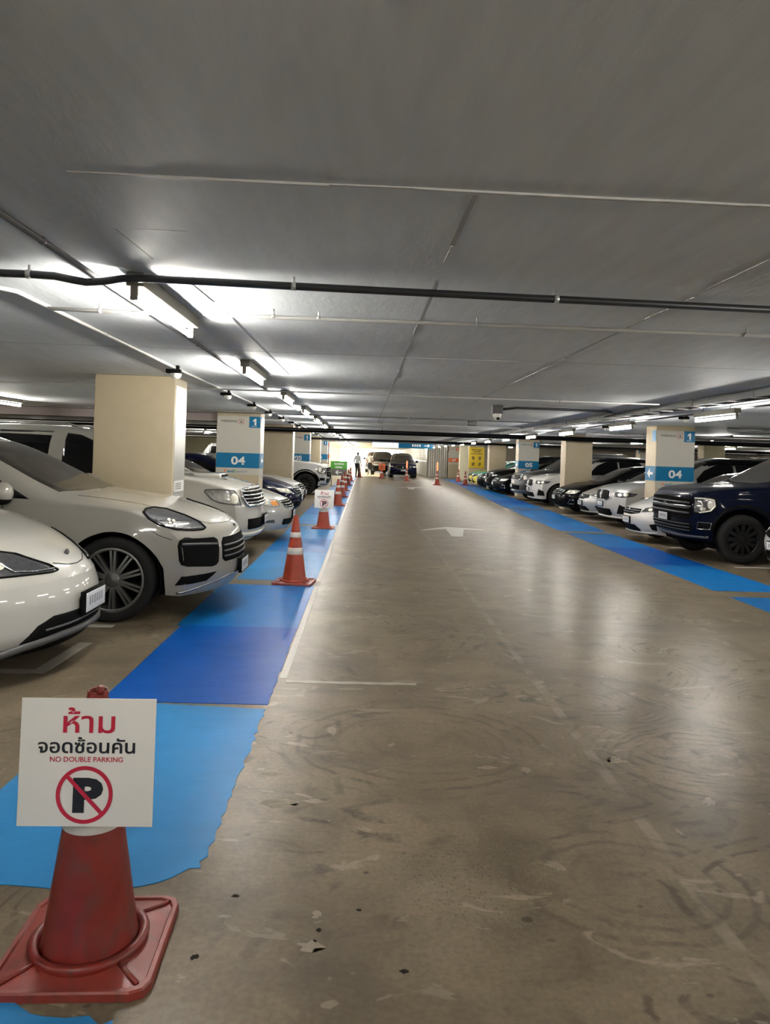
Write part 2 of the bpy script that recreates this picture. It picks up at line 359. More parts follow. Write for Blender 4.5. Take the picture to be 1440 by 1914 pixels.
# hand-shaped near end with its flaking, rounded corner
near = [(-1.62,2.66),(-1.45,2.67),(-1.36,2.70),(-1.30,2.665),(-1.18,2.66),(-1.05,2.645),(-0.95,2.655),(-0.90,2.665),(-0.84,2.655),(-0.80,2.655),(-0.74,2.665),(-0.69,2.69),(-0.65,2.72),(-0.62,2.76),(-0.60,2.785),(-0.558,2.79),(-0.572,2.83),(-0.548,2.87),(-0.56,2.94),(-0.545,2.99)]
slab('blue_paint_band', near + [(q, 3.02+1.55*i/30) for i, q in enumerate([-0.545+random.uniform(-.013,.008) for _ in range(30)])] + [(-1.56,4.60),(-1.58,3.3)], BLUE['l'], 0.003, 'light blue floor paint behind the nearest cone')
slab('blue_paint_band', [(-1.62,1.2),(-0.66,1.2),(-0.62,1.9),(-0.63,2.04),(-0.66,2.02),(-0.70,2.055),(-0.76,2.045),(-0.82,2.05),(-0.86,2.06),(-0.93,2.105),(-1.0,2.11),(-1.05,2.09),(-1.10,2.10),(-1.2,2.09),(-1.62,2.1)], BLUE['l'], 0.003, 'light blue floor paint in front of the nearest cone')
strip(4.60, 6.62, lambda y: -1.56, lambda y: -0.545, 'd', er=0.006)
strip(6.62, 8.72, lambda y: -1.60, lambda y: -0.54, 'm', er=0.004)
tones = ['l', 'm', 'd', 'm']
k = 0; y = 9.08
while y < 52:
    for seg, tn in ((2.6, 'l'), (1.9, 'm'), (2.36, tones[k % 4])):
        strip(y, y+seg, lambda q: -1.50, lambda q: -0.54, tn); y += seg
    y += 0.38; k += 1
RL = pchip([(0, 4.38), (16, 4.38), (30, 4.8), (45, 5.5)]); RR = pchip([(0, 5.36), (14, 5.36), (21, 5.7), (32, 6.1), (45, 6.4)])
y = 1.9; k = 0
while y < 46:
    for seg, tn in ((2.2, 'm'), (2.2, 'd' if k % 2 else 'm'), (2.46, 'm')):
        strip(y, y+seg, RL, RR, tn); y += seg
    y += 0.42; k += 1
for a, b_ in ((5.15, 8.72), (9.08, 15.9), (16.2, 23.1), (23.6, 30.5), (31, 52)):
    slab('white_edge_line', [(-0.535, a), (-0.485, a), (-0.485, b_), (-0.535, b_)], M_LINE if a > 5 else M_LINEW, 0.002)
slab('white_cross_line', rag((-0.48, 5.05), (0.40, 5.06), 14, 0.006) + rag((0.40, 5.11), (-0.48, 5.10), 14, 0.006), M_LINEW, 0.002, 'worn white line across the lane')
for yb in (2.65, 5.12, 6.48, 9.0, 12.5, 15.0, 19.4, 21.9, 27.0):
    slab('bay_line', [(-6.6, yb), (-2.12, yb), (-2.12, yb+0.09), (-6.6, yb+0.09)], M_LINE if yb > 6 else M_LINEW, 0.002)
slab('bay_line', [(-2.22, 5.12), (-2.12, 5.12), (-2.10, 5.95), (-2.20, 5.95)], M_LINEW, 0.0025)
for yb in (9.3, 11.33, 13.75, 16.0, 19.35, 21.4, 27.5):
    slab('bay_line', [(5.75, yb), (10.6, yb), (10.6, yb+0.09), (5.75, yb+0.09)], M_LINE, 0.002)
slab('lane_arrow', [(1.24,15.78),(1.86,16.62),(2.68,16.22),(2.62,16.14),(2.19,16.12),(1.98,14.66),(1.76,14.66),(1.80,16.15),(1.30,15.72)], M_LINE, 0.003, 'white lane arrow')
slab('lane_arrow', [(x+0.35, (y-15.6)*1.3+36.2) for x, y in ((1.24,15.78),(1.86,16.62),(2.68,16.22),(2.62,16.14),(2.19,16.12),(1.98,14.66),(1.76,14.66),(1.80,16.15),(1.30,15.72))], M_LINE, 0.003, 'far white lane arrow')
for yb, xa, xb in ((44.5, 1.0, 3.2), (47.6, 2.2, 5.4)): slab('stop_line', [(xa, yb), (xb, yb), (xb, yb+0.35), (xa, yb+0.35)], M_LINE, 0.002)

M_CHIP = mat('pale_chip', (0.235, 0.20, 0.15), 0.6, noise=0.35, scale=40); M_HOLE = mat('dark_pit', (0.02, 0.017, 0.014), 0.9, spec=0.1)
def chip(x, y, rx, ry, mt, n=17):
    if mt is M_HOLE: rx *= 0.75; ry *= 0.75
    slab('floor_chip', [(x+rx*math.cos(2*PI*i/n)*random.uniform(.45, 1.15), y+ry*math.sin(2*PI*i/n)*random.uniform(.45, 1.15)) for i in range(n)], mt, 0.001)
for x, y, rx, ry, mt in ((-0.47, 2.30, .018, .020, M_HOLE), (-0.40, 2.62, .022, .014, M_HOLE), (-0.11, 2.52, .022, .028, M_CHIP), (-0.10, 2.44, .012, .014, M_HOLE), (-0.12, 2.36, .050, .030, M_CHIP), (0.17, 2.25, .020, .016, M_HOLE), (1.36, 3.86, .060, .050, M_CHIP), (0.86, 3.72, .030, .040, M_CHIP), (0.66, 3.74, .055, .022, M_CHIP),
    (-0.33, 3.32, .09, .05, M_CHIP), (-0.40, 3.62, .07, .035, M_CHIP), (-0.18, 3.34, .05, .028, M_CHIP), (-0.05, 4.95, .10, .03, M_CHIP), (0.12, 4.55, .12, .03, M_CHIP), (0.03, 2.55, .014, .010, M_HOLE), (1.9, 3.3, .05, .02, M_CHIP), (2.05, 3.32, .04, .02, M_CHIP)):
    chip(x, y, rx, ry, mt)

# ------------------------------------------------------------------ ceiling and walls
cm = MB().box(X0, X1, Y0, Y1, CZ, CZ+0.3).box(-3.6, X1, Y1, 108.0, CZ, CZ+0.3)
CEIL = struct(cm.obj('ceiling', M_CEIL), 'grey painted concrete ceiling')
def cline(name, pts, wd, mt, drop=0.004, label=None):
    for (xa, ya), (xb, yb) in zip(pts, pts[1:]):
        d = Vector((xb-xa, yb-ya)); n = Vector((-d.y, d.x)).normalized()*wd/2
        poly = [(xa+n.x, ya+n.y), (xb+n.x, yb+n.y), (xb-n.x, yb-n.y), (xa-n.x, ya-n.y)]
        MB().prism(poly, CZ-drop, CZ+0.002).obj(name, mt, CEIL, label)
M_RIDGE = mat('ceiling_ridge', (0.66, 0.66, 0.65), 0.5, noise=0.25, scale=18); M_GAP = mat('ceiling_gap', (0.42, 0.42, 0.425), 0.7)
rp = [(-0.95, 2.35)] + [(-0.95+0.27*i, 2.35+0.0055*i*1.0+random.uniform(-.004, .004)) for i in range(1, 15)]
for i, (a, b_) in enumerate(zip(rp, rp[1:])): cline('ceiling_joint', [a, b_], 0.006+0.010*min(1, i/8)+random.uniform(0, .005), M_RIDGE, 0.004+random.uniform(0, .004))
cline('ceiling_joint', [(0.33, 2.42), (0.325, 3.0)], 0.02, M_GAP, 0.001); cline('ceiling_joint', [(0.325, 3.0), (0.32, 3.25)], 0.007, M_RIDGE); cline('ceiling_joint', [(0.32, 3.6), (0.31, 20)], 0.010, M_GAP, 0.001)
for a, b_ in ((4.6, 5.2), (5.6, 6.2), (7.4, 8.2), (9.0, 10.2)): cline('ceiling_joint', [(0.314, a), (0.312, b_)], 0.008, M_RIDGE)
for a, b_ in ((1.5, 3.55), (3.75, 4.35), (6.2, 8.2)): cline('ceiling_joint', [(1.64, a), (1.62, b_)], 0.008, M_RIDGE)
cline('ceiling_joint', [(1.63, 2.2), (1.61, 22)], 0.009, M_GAP, 0.001)
cline('ceiling_joint', [(-6, 6.38), (-0.2, 6.42), (4, 6.45)], 0.012, M_GAP, 0.001); cline('ceiling_joint', [(0.2, 6.44), (1.3, 6.45)], 0.006, M_RIDGE)
cline('ceiling_joint', [(-0.95, 2.95), (-0.72, 2.95)], 0.005, M_RIDGE, 0.001); cline('ceiling_joint', [(-1.0, 2.95), (-0.98, 3.4)], 0.007, M_GAP, 0.001)
cline('ceiling_joint', [(-0.92, 3.9), (-0.90, 4.35)], 0.010, M_GAP, 0.004); cline('ceiling_joint', [(-0.88, 4.6), (-0.86, 8.2)], 0.012, M_GAP, 0.004)
MB().ball((-0.02, 1.30, CZ), (0.022, 0.016, 0.012), 10, 6).obj('plaster_blob', M_RIDGE, CEIL)
struct(MB().box(X0-0.3, X0, Y0, 54.3, 0, CZ).obj('wall_left', M_WALLC)); struct(MB().box(X1, X1+0.3, Y0, 108, 0, CZ).obj('wall_right', M_WALLC))
struct(MB().box(X0-0.3, X1+0.3, Y0-0.3, Y0, 0, CZ+0.3).obj('wall_back', M_WALLC))
struct(MB().box(X0-0.3, -3.6, 54, 54.3, 0, CZ+0.3).obj('wall_far_left', M_YWALL))
struct(MB().box(6.1, X1, 107.7, 108, 0, CZ).obj('wall_end', M_YWALL))
struct(MB().box(-9.2, -9.0, 54.3, 108, 0, 2.3).obj('wall_outer_left', M_YWALL))
struct(MB().box(7.4, X1+0.3, 58.2, 58.5, 0, CZ).obj('wall_far_right', M_WALLC))
for i, ya in enumerate((16.35,)):
    struct(MB().box(X0, -3.2, ya, ya+0.55, CZ-0.22, CZ).obj('beam', M_BEAM), 'mauve-grey ceiling beam running left from the 04 pillar')
# corrugated steel partition beside the exit lane: every sheet is a part
part = empty('wall_corrugated', (0, 0, 0)); struct(part, 'white corrugated steel partition beside the exit lane')
def sheet(x, y0, y1, parent):
    mb = MB(); n = 6; vs = []
    for i in range(n+1):
        yy = y0+(y1-y0)*i/n; xx = x + (0.07 if (i//1) % 2 else 0.0); vs += [(xx, yy, 0.0), (xx, yy, CZ-0.02)]
    mb.add(vs, [(2*i, 2*i+1, 2*i+3, 2*i+2) for i in range(n)], 0, False); mb.add([(v[0]+0.02, v[1], v[2]) for v in vs], [(2*i, 2*i+2, 2*i+3, 2*i+1) for i in range(n)], 0, False)
    return mb.obj('steel_sheet', M_CORR, parent)
for i in range(36): sheet(4.86, 58.0+1.3*i, 59.28+1.3*i, part)
for i in range(3):
    o_ = sheet(0.0, -0.27, 0.23, part); o_.location = (5.13+0.5*i, 58.0, 0); o_.rotation_euler = (0, 0, PI/2)
MB().box(4.80, 4.84, 58.2, 104, 1.15, 1.24).obj('rail', M_SIGNW, part)

# ------------------------------------------------------------------ pillars
def flat(parent, name, x0, x1, z0, z1, y, mt, t=0.003, label=None):
    return MB().box(x0, x1, y-t, y, z0, z1).obj(name, mt, parent, label)
def words(parent, name, txt, x0, x1, z0, z1, y, mt, bold=0.0):
    me = text_mesh(txt, x0, x1, z0, z1, bold); o = link(name, me, mt, parent); o.location = (0, y, 0); return o
def plate_poly(vs, d, name, mt, parent):                   # thin plate: outline pushed by d
    n = len(vs); bm = bmesh.new(); a = [bm.verts.new(p) for p in vs]; b_ = [bm.verts.new((p[0]+d[0], p[1]+d[1], p[2]+d[2])) for p in vs]
    bm.faces.new(a); bm.faces.new(b_[::-1])
    for i in range(n): bm.faces.new([a[i], b_[i], b_[(i+1) % n], a[(i+1) % n]])
    bmesh.ops.recalc_face_normals(bm, faces=bm.faces[:]); bmesh.ops.triangulate(bm, faces=[f for f in bm.faces if len(f.verts) > 4])
    me = bpy.data.meshes.new(name); bm.to_mesh(me); bm.free(); return link(name, me, mt, parent)
def pillar(x0, x1, y, d=0.6, side=1, number=None, band=None, guard=True, plain=M_PILLAR, label='', front=True):
    root = empty('pillar', ((x0+x1)/2, y+d/2, 0)); struct(root, label)
    ox, oy = (x0+x1)/2, y+d/2; a, b_ = x0-ox, x1-ox; f = y-oy
    MB().bbox(a, b_, f, -f, 0, CZ, 0.012).obj('column', plain, root)
    xs = b_ if side > 0 else a
    if guard:      # glossy sheet on the face towards the aisle
        MB().box(xs, xs+side*0.004, f+0.05, -f-0.04, 0.95, CZ-0.10).obj('side_sheet', M_ALU, root, 'shiny pale sheet')
    if number:
        W_ = b_-a; bm_ = band or M_SIGNB
        pn = flat(root, 'sign_sheet', a+0.01, b_-0.005, 1.03, 2.29, f, M_PANEL, 0.004)
        yy = f-0.004
        flat(pn, 'number_band', a+0.01, b_-0.005, 1.18, 1.50, yy, bm_, 0.002); words(pn, 'number', number, -0.14, 0.16, 1.245, 1.425, yy-0.003, M_SIGNW, 0.03)
        flat(pn, 'level_box', b_-0.245, b_-0.01, 2.05, 2.29, yy, bm_, 0.002); plate_poly([(b_-0.165+px*0.075, yy-0.003, 2.105+pz*0.14) for px, pz in ((.45, 0), (.95, 0), (.95, 1), (.55, 1), (.0, .74), (.0, .50), (.45, .66))], (0, 0.002, 0), 'level_digit', M_SIGNW, pn)
        flat(pn, 'level_rule', b_-0.19, b_-0.08, 2.078, 2.086, yy-0.002, M_SIGNW, 0.001)
        words(pn, 'word', 'PARKING', a+0.10, a+0.44, 2.155, 2.205, yy-0.001, M_SIGNG, 0.022)
        fx0, fx1 = a+0.47, a+0.58
        for q in ((fx0, fx1, 2.125, 2.133), (fx0, fx1, 2.222, 2.230), (fx0, fx0+0.008, 2.125, 2.23), (fx1-0.008, fx1, 2.125, 2.23)): flat(pn, 'letter_frame', *q, yy, M_TXTR, 0.001)
        words(pn, 'word', 'A', fx0+0.03, fx1-0.03, 2.145, 2.205, yy-0.001, M_TXTK, 0.03)
        if bm_ is M_SIGNB:
            fm = [('F', M_ORNG, 0, .055), ('amil', M_SIGNB, .06, .20), ('y', M_GRN, .205, .245), ('parking', mat('logo_grey', (0.30,0.34,0.38), 0.5), .25, .50)]
            for t, mt, u0, u1 in fm: words(pn, 'logo_word', t, -0.28+u0, -0.28+u1, 1.075 if t in ('F', 'amil') else 1.06, 1.135, yy-0.001, mt, 0.02)
        # the band goes round to the aisle side, with an arrow
        sb_ = MB().box(min(xs, xs+side*0.006), max(xs, xs+side*0.006), f+0.005, -f-0.02, 1.18, 1.50).obj('side_band', bm_, root)
        sl = MB().box(min(xs, xs+side*0.006), max(xs, xs+side*0.006), f+0.02, f+0.22, 2.05, 2.29).obj('side_level_box', bm_, root)
        X = xs+side*0.008
        ar = [(-0.16, 1.34), (0.0, 1.45), (0.0, 1.37), (0.17, 1.37), (0.17, 1.31), (0.0, 1.31), (0.0, 1.23)]
        vs = [(X, -p if side < 0 else p, z) for p, z in ar]
        plate_poly(vs, (side*0.002, 0, 0), 'arrow', M_SIGNW, sb_)
    return root
LP = [(8.9, None, 'plain cream pillar nearest on the left'), (16.2, '04', 'left pillar with blue 04 band'), (23.5, None, 'plain beige pillar between the left 04 and 05 pillars'), (30.8, '05', 'left pillar with blue 05 band, partly behind the white SUV'),
      (38.1, None, 'plain pillar past the left 05 pillar'), (45.4, '06', 'far left pillar with blue band')]
for y, n, lb in LP: pillar(-3.20, -2.26, y, 0.6, 1, n, label=lb)
p_ = [o for o in COL.objects if o.name.startswith('pillar') and o.type == 'EMPTY'][0]
MB().box(0.474, 0.477, -0.22, 0.22, 1.03, 1.16).obj('notice', M_SIGNW, p_)
for i in range(4): MB().box(0.477, 0.478, -0.18, 0.10, 1.06+0.022*i, 1.07+0.022*i).obj('notice_print', M_SIGNG, p_)
RP = [(16.3, '04', 'right pillar with blue 04 band and arrow'), (23.7, None, 'plain cream pillar beyond the right 04 pillar'), (31.0, '05', 'right pillar with blue 05 band'), (38.3, None, 'plain cream pillar past the right 05 pillar'), (45.6, None, 'far right pillar that carries the yellow board'), (52.9, None, 'brightly lit white pillar at the far right')]
for y, n, lb in RP: pillar(6.40 if y < 50 else 6.75, 7.26 if y < 50 else 7.55, y, 0.6, -1, n, label=lb, plain=M_PILLAR if y < 50 else M_YWALL, guard=False)
pillar(6.45, 7.25, 57.2, 0.5, -1, '07', band=M_ORNG, label='far right pillar with orange 07 band')
pillar(-3.4, -2.5, 52.7, 0.9, 1, '07', band=M_ORNG, label='far left pillar with orange 07 band')
for yy_ in (60.5, 68, 75.5, 83): pillar(-3.5, -2.75, yy_, 0.6, 1, None, guard=False, plain=M_YWALL, label='pale pillar at the edge of the daylight opening')
# pillars of the neighbouring rows
for x in (-12.6, -20.0):
    for y in (8.9, 16.2, 23.5, 30.8, 38.1): pillar(x, x+0.9, y, 0.6, 1, None, guard=False, label='cream pillar in a left back row')
for x in (14.2, 22.0):
    for y, n in ((16.3, None), (23.7, '04'), (31.0, None), (38.3, '05')): pillar(x, x+0.9, y, 0.6, -1, n, guard=False, label='cream pillar in a right back row')

# ------------------------------------------------------------------ cars
class Car:
    AX = -1.0                        # axis of the cylindrical layout, behind the nose
    def __init__(s, name, P):
        s.P = P; s.name = name; s.root = empty(name)
        s.body_mesh(); s.mats = P['paint']
    def body_mesh(s):
        P = s.P; L, W, R = P['L'], P['W'], P['R']
        top, belt, nose, tail = pchip(P['top']), pchip(P['belt']), pchip(P['nose']), pchip(P.get('tail', [(0.2,0.1),(0.5,0.0),(0.9,0.05),(1.7,0.25)]))
        s.top = top; s.belt = belt
        fo, wb = P['fo'], P['wb']; axl = [fo, fo+wb]; s.axl = axl
        Ra = R + P.get('arch_gap', 0.05); zs = P.get('sill', 0.24); zn = P.get('zn', 0.20)
        cf, pf = P.get('corner', (0.34, 2.6)); cr, pr = P.get('rcorner', (0.22, 3.0))
        bl = P.get('blend', 0.82); flare = P.get('flare', 0.02); th = P.get('th', 0.26); nc = P.get('nc', 4.0); nh = P.get('nh', 2.8)
        hw = lambda q: W/2*(1 - P.get('taper', 0.05)*max(0, 1-q/1.2)**2 - 0.05*max(0, 1-(L-q)/1.2)**2)
        def xof(q, y, z):
            t = max(0, 1-q/bl); u = max(0, 1-(L-q)/bl)
            yy = min(1.05, abs(y)/(W/2))
            return -(q + (nose(z) + cf*yy**pf)*t - (tail(z) + cr*yy**pr)*u)
        s.xof = xof
        def low(q):
            base = zn + (zs-zn)*min(1, q/0.7)
            X = xof(q, W/2, 0.45)
            for a in axl:
                d = abs(-X - a)
                if d < Ra: base = max(base, R + math.sqrt(Ra*Ra-d*d)*P.get('arch_sq', 1.0))
            return base
        sts = [0, .012, .03, .06, .1, .15, .21, .28, .36] + [.44+.1*i for i in range(int((L-.88)/.1))]
        sts += [L-q for q in (0, .012, .03, .06, .1, .15, .21, .28, .36, .44)]
        for a in axl:
            sts += [a + Ra*math.cos(PI*k/16) for k in range(17)] + [a+Ra+0.006, a-Ra-0.006]
        sts = sorted(x for x in sts if 0 <= x <= L); o = [sts[0]]
        for x in sts[1:]:
            if x-o[-1] > 0.005: o.append(x)
        sts = o; NL, NU = 11, 15
        def section(q):
            zl, zb, zt = low(q), belt(q), top(q); wq = hw(q); pts = []
            zb = min(zb, zt-0.012); zl = min(zl, zb-0.05)
            zc = P.get('zc', 0.60); zc2 = P.get('shoulder', 0.05); tuck = P.get('tuck', 0.07)
            fl = sum(math.exp(-((q-a)/0.40)**2) for a in axl)
            def side(z):
                if z < zc: k = 1 - tuck*((zc-z)/(zc-0.15))**2
                else: k = 1 - zc2*min(1.3, (z-zc)/0.40)**2
                return wq*k + flare*fl*max(0, min(1, (1.02-z)/0.35))
            for k in range(NL+1):
                z = zl+(zb-zl)*k/NL; pts.append((side(z), z))
            yb = pts[-1][0]; g = max(0, min(1, (zt-zb-0.12)/0.35)); n = nh+(nc-nh)*g
            for k in range(1, NU+1):
                a = PI/2*k/NU; hh = math.sin(a)**(2/n); yy = yb*(max(0, math.cos(a))**(2/n))
                pts.append((yy*(1-th*hh*g), zb+(zt-zb)*hh))
            return pts
        mb = MB(); NP = NL+NU+1; ring = 2*NP-1; vs = []
        secs = [section(q) for q in sts]
        for q, sec in zip(sts, secs):
            pts = [(-y, z) for y, z in sec] + [(y, z) for y, z in sec[-2::-1]]
            vs += [(xof(q, y, z), y, z) for y, z in pts]
        fs = []
        for i in range(len(sts)-1):
            for k in range(ring-1): fs.append((i*ring+k, (i+1)*ring+k, (i+1)*ring+k+1, i*ring+k+1))
        mb.add(vs, fs, 0, True)
        for end in (0, 1):                                   # closed nose and tail
            q = sts[0] if end == 0 else sts[-1]; sec = secs[0] if end == 0 else secs[-1]; NC = 22
            vs = []; fs = []
            for y, z in sec:
                for c in range(NC+1):
                    yy = -y + 2*y*c/NC; vs.append((xof(q, yy, z), yy, z))
            for i in range(len(sec)-1):
                for c in range(NC):
                    f = (i*(NC+1)+c, i*(NC+1)+c+1, (i+1)*(NC+1)+c+1, (i+1)*(NC+1)+c)
                    fs.append(f[::-1] if end == 0 else f)
            mb.add(vs, fs, 0, True)
        # weld
        bm = bmesh.new(); me = mb.mesh('car_body'); bm.from_mesh(me); bmesh.ops.remove_doubles(bm, verts=bm.verts[:], dist=0.0008)
        bmesh.ops.recalc_face_normals(bm, faces=bm.faces[:])
        cz = P.get('clad'); rz = P.get('roof_black')
        for f in bm.faces:
            f.smooth = True
            c = f.calc_center_median()
            if cz and c.z < cz and -c.x > 0.02: f.material_index = 1
            if rz and c.z > rz: f.material_index = 1
        bm.normal_update()
        s.bvh = BVHTree.FromBMesh(bm); bm.to_mesh(me); bm.free(); me.update()
        s.body = link('body', me, [P['paint'], M_PLAST if not rz else M_BLACK], s.root)
        for fpoly in me.polygons: pass
        s.W2 = W/2
    # --- projections
    def hit(s, mode, a, b, side=-1):
        if mode == 'cyl':
            ph = math.radians(a); o = Vector((s.AX, 0, b)); d = Vector((math.cos(ph), side*math.sin(ph), 0))
            o = o + d*3.0; d = -d
        elif mode == 'side': o = Vector((a, side*3.0, b)); d = Vector((0, -side, 0))
        elif mode == 'top': o = Vector((a, -side*b, 4.0)) if False else Vector((a, side*b, 4.0)); d = Vector((0, 0, -1))
        elif mode == 'front': o = Vector((3.0, side*a, b)); d = Vector((-1, 0, 0))
        elif mode == 'rear': o = Vector((-9.0, side*a, b)); d = Vector((1, 0, 0))
        p, n, i, dist = s.bvh.ray_cast(o, d)
        if p is None: return None
        if n.dot(d) > 0: n = -n
        return p, n
    def patch(s, name, mode, poly, mt, off=0.003, side=-1, parent=None, nr=9, nc=12, label=None, depth=0.012):
        # polygon is row-convex in its second coordinate
        zs = sorted(set([p[1] for p in poly])); z0, z1 = zs[0], zs[-1]
        rows = sorted(set([round(z, 4) for z in zs] + [round(z0+(z1-z0)*i/nr, 4) for i in range(nr+1)]))
        eps = (z1-z0)*1e-4; pts = []; 
        for z in rows:
            zz = min(max(z, z0+eps), z1-eps); xs = []
            for i in range(len(poly)):
                (xa, za), (xb, zb) = poly[i], poly[(i+1) % len(poly)]
                if (za-zz)*(zb-zz) <= 0 and za != zb: xs.append(xa+(xb-xa)*(zz-za)/(zb-za))
            if len(xs) < 2: continue
            xa, xb = min(xs), max(xs); row = []
            for c in range(nc+1):
                h = s.hit(mode, xa+(xb-xa)*c/nc, zz, side)
                if h is None: row.append(None)
                else: row.append(h)
            if all(r is None for r in row): continue
            good = [r for r in row if r]; 
            row = [r or min(good, key=lambda g: abs(row.index(g)-i)) for i, r in enumerate(row)]
            pts.append(row)
        if len(pts) < 2: return None
        nR, nC = len(pts), nc+1
        outer = [p+n*off for row in pts for p, n in row]; inner = [p-n*depth for row in pts for p, n in row]
        fs = [(i*nC+c, i*nC+c+1, (i+1)*nC+c+1, (i+1)*nC+c) for i in range(nR-1) for c in range(nC-1)]
        bd = [c for c in range(nC)] + [r*nC+nC-1 for r in range(1, nR)] + [(nR-1)*nC+c for c in range(nC-2, -1, -1)] + [r*nC for r in range(nR-2, 0, -1)]
        vs = outer + [inner[i] for i in bd]; nb = len(bd); o = len(outer)
        a, b, c = outer[0], outer[nC//2], outer[(nR//2)*nC]
        nn = (outer[1+nC]-outer[nC*0]) if False else None
        mid = (nR//2)*nC+nC//2; ff = fs[min(len(fs)-1, (nR//2)*(nC-1)+nC//2)]
        gn = (outer[ff[1]]-outer[ff[0]]).cross(outer[ff[2]]-outer[ff[0]])
        nref = pts[nR//2][nC//2][1]
        if gn.dot(nref) < 0: fs = [f[::-1] for f in fs]; flip = True
        else: flip = False
        sk = [(bd[i], o+i, o+(i+1) % nb, bd[(i+1) % nb]) for i in range(nb)]
        if flip: sk = [f[::-1] for f in sk]
        mb = MB().add(vs, fs, 0, True).add([], [])
        for f in sk: mb.f.append(f); mb.mi.append(0); mb.smooth.append(False)
        return mb.obj(name, mt, parent or s.root, label)
    def line(s, name, mode, pl, mt, r=0.004, side=-1, parent=None, closed=False, off=0.0, step=None, label=None):
        pts = []; pl = list(pl) + ([pl[0]] if closed else [])
        for (a0, b0), (a1, b1) in zip(pl, pl[1:]):
            n = 7
            for k in range(n): 
                h = s.hit(mode, a0+(a1-a0)*k/n, b0+(b1-b0)*k/n, side)
                if h: pts.append(h[0]+h[1]*off)
        h = s.hit(mode, *pl[-1], side)
        if h: pts.append(h[0]+h[1]*off)
        q = [pts[0]] if pts else []
        for p in pts[1:]:
            if (p-q[-1]).length > 0.004: q.append(p)
        if len(q) < 2: return None
        return MB().tube(q, r, 6).obj(name, mt, parent or s.root, label)
    def both(s, fn, *a, **k):
        return [fn(*a, side=sd, **k) for sd in (-1, 1)]
    # --- standard fittings
    def wheels(s, style='multi', rim=M_ALLOY, rr=0.68, n=10, caliper=None):
        P = s.P; R, tw = P['R'], P.get('tw', 0.25); src = None
        for ax in s.axl:
            for sd in (-1, 1):
                yo = sd*(s.W2 + P.get('wout', -0.015))
                loc = (-ax, yo, R)
                if src is None:
                    h = tw; prof = [(R*rr, 0.012), (R*rr+0.012, 0.0), (R*0.90, -0.006), (R*0.965, 0.012), (R*0.995, 0.04), (R, h*0.3), (R, h*0.7), (R*0.97, h-0.01), (R*rr, h), (R*rr, 0.012)]
                    ty = MB().lathe([(r, y) for r, y in prof], 40, axis='y').obj('wheel', M_RUBBER, s.root)
                    q = R*rr; rm = MB()
                    rm.lathe([(q+0.004, 0.004), (q-0.012, 0.0), (q-0.022, 0.012), (q-0.03, 0.10), (q-0.03, h-0.02)], 36, axis='y')
                    rm.lathe([(q*0.20, 0.018), (q*0.24, 0.03), (q*0.24, 0.08)], 20, axis='y'); rm.lathe([(0.001, 0.014), (q*0.2, 0.018)], 20, axis='y')
                    for k in range(n):
                        an = 2*PI*k/n
                        offs = [(-0.13, -0.30), (0.13, 0.30)] if style == 'split' else ([(-0.2, 0.2), (0.2, -0.2)] if style == 'cross' else [(0, 0)])
                        for a0, a1 in offs:
                            p0 = Vector((math.cos(an+a0)*q*0.2, 0.03, math.sin(an+a0)*q*0.2)); p1 = Vector((math.cos(an+a1*0.8)*(q-0.015), 0.016, math.sin(an+a1*0.8)*(q-0.015)))
                            d = (p1-p0); t = Vector((-d.z, 0, d.x)).normalized(); w0, w1 = (0.012, 0.009) if style in ('split', 'cross') else (0.024, 0.03)
                            rm.add([p0-t*w0, p0+t*w0, p1+t*w1, p1-t*w1, p0-t*w0*1.3+Vector((0,.04,0)), p0+t*w0*1.3+Vector((0,.04,0)), p1+t*w1*1.3+Vector((0,.04,0)), p1-t*w1*1.3+Vector((0,.04,0))],
                                   [(0,1,2,3),(0,4,5,1),(1,5,6,2),(2,6,7,3),(3,7,4,0)])
                    ro = rm.obj('rim', rim, ty)
                    bk = MB().lathe([(0.001, 0.11), (q-0.028, 0.11)], 28, axis='y').obj('brake_disc', M_WELL, ty)
                    src = ty; o = ty
                else: o = copy_tree(src, s.root)
                o.location = loc
                o.rotation_euler = (0, 0, PI if sd > 0 else 0)
                # liner of the wheel well
                if P.get('liners', True):
                    Ra = R+P.get('arch_gap', 0.05)-0.004; y0, y1 = s.W2-0.035+P.get('flare', 0.02)*0.6, s.W2-0.36
                    MB().lathe([(Ra, sd*y0), (Ra, sd*y1), (0.02, sd*y1)], 24, c=(-ax, 0, R), axis='y', a0=-0.35, a1=PI+0.35).obj('wheel_well', M_WELL, s.root)
        L = P['L']
        ub = P.get('under', 0.20); zt = P.get('sill', 0.24)+0.06
        a0, a1 = s.axl[0]+R+0.10, s.axl[1]-R-0.10
        MB().box(-L+0.35, -0.45, -s.W2+0.38, s.W2-0.38, ub, 0.55).box(-a1, -a0, -s.W2+0.12, s.W2-0.12, ub, zt).obj('underbody', M_WELL, s.root)
    def glass(s, shield, sides, rear=None, shield_mat=M_SHIELD):
        # shield: (x_bottom_centre, x_bottom_edge, half_bottom, x_top, half_top)
        xb, hb, xt, ht = shield
        pl = [(-hb, xb-0.12), (-hb*0.6, xb-0.03), (0, xb), (hb*0.6, xb-0.03), (hb, xb-0.12), (ht, xt-0.04), (0, xt), (-ht, xt-0.04)]
        # top-view projection with rows along x
        pp = [(y, x) for y, x in pl]
        s._top_patch('windscreen', pp, shield_mat)
        for pl in sides: s.both(s.patch, 'side_window', 'side', pl, M_GLASS, off=0.003, nr=7, nc=14)
        if rear:
            xb, hb, xt, ht = rear
            s._top_patch('rear_window', [(-hb, xb), (hb, xb), (ht, xt), (-ht, xt)], M_GLASS)
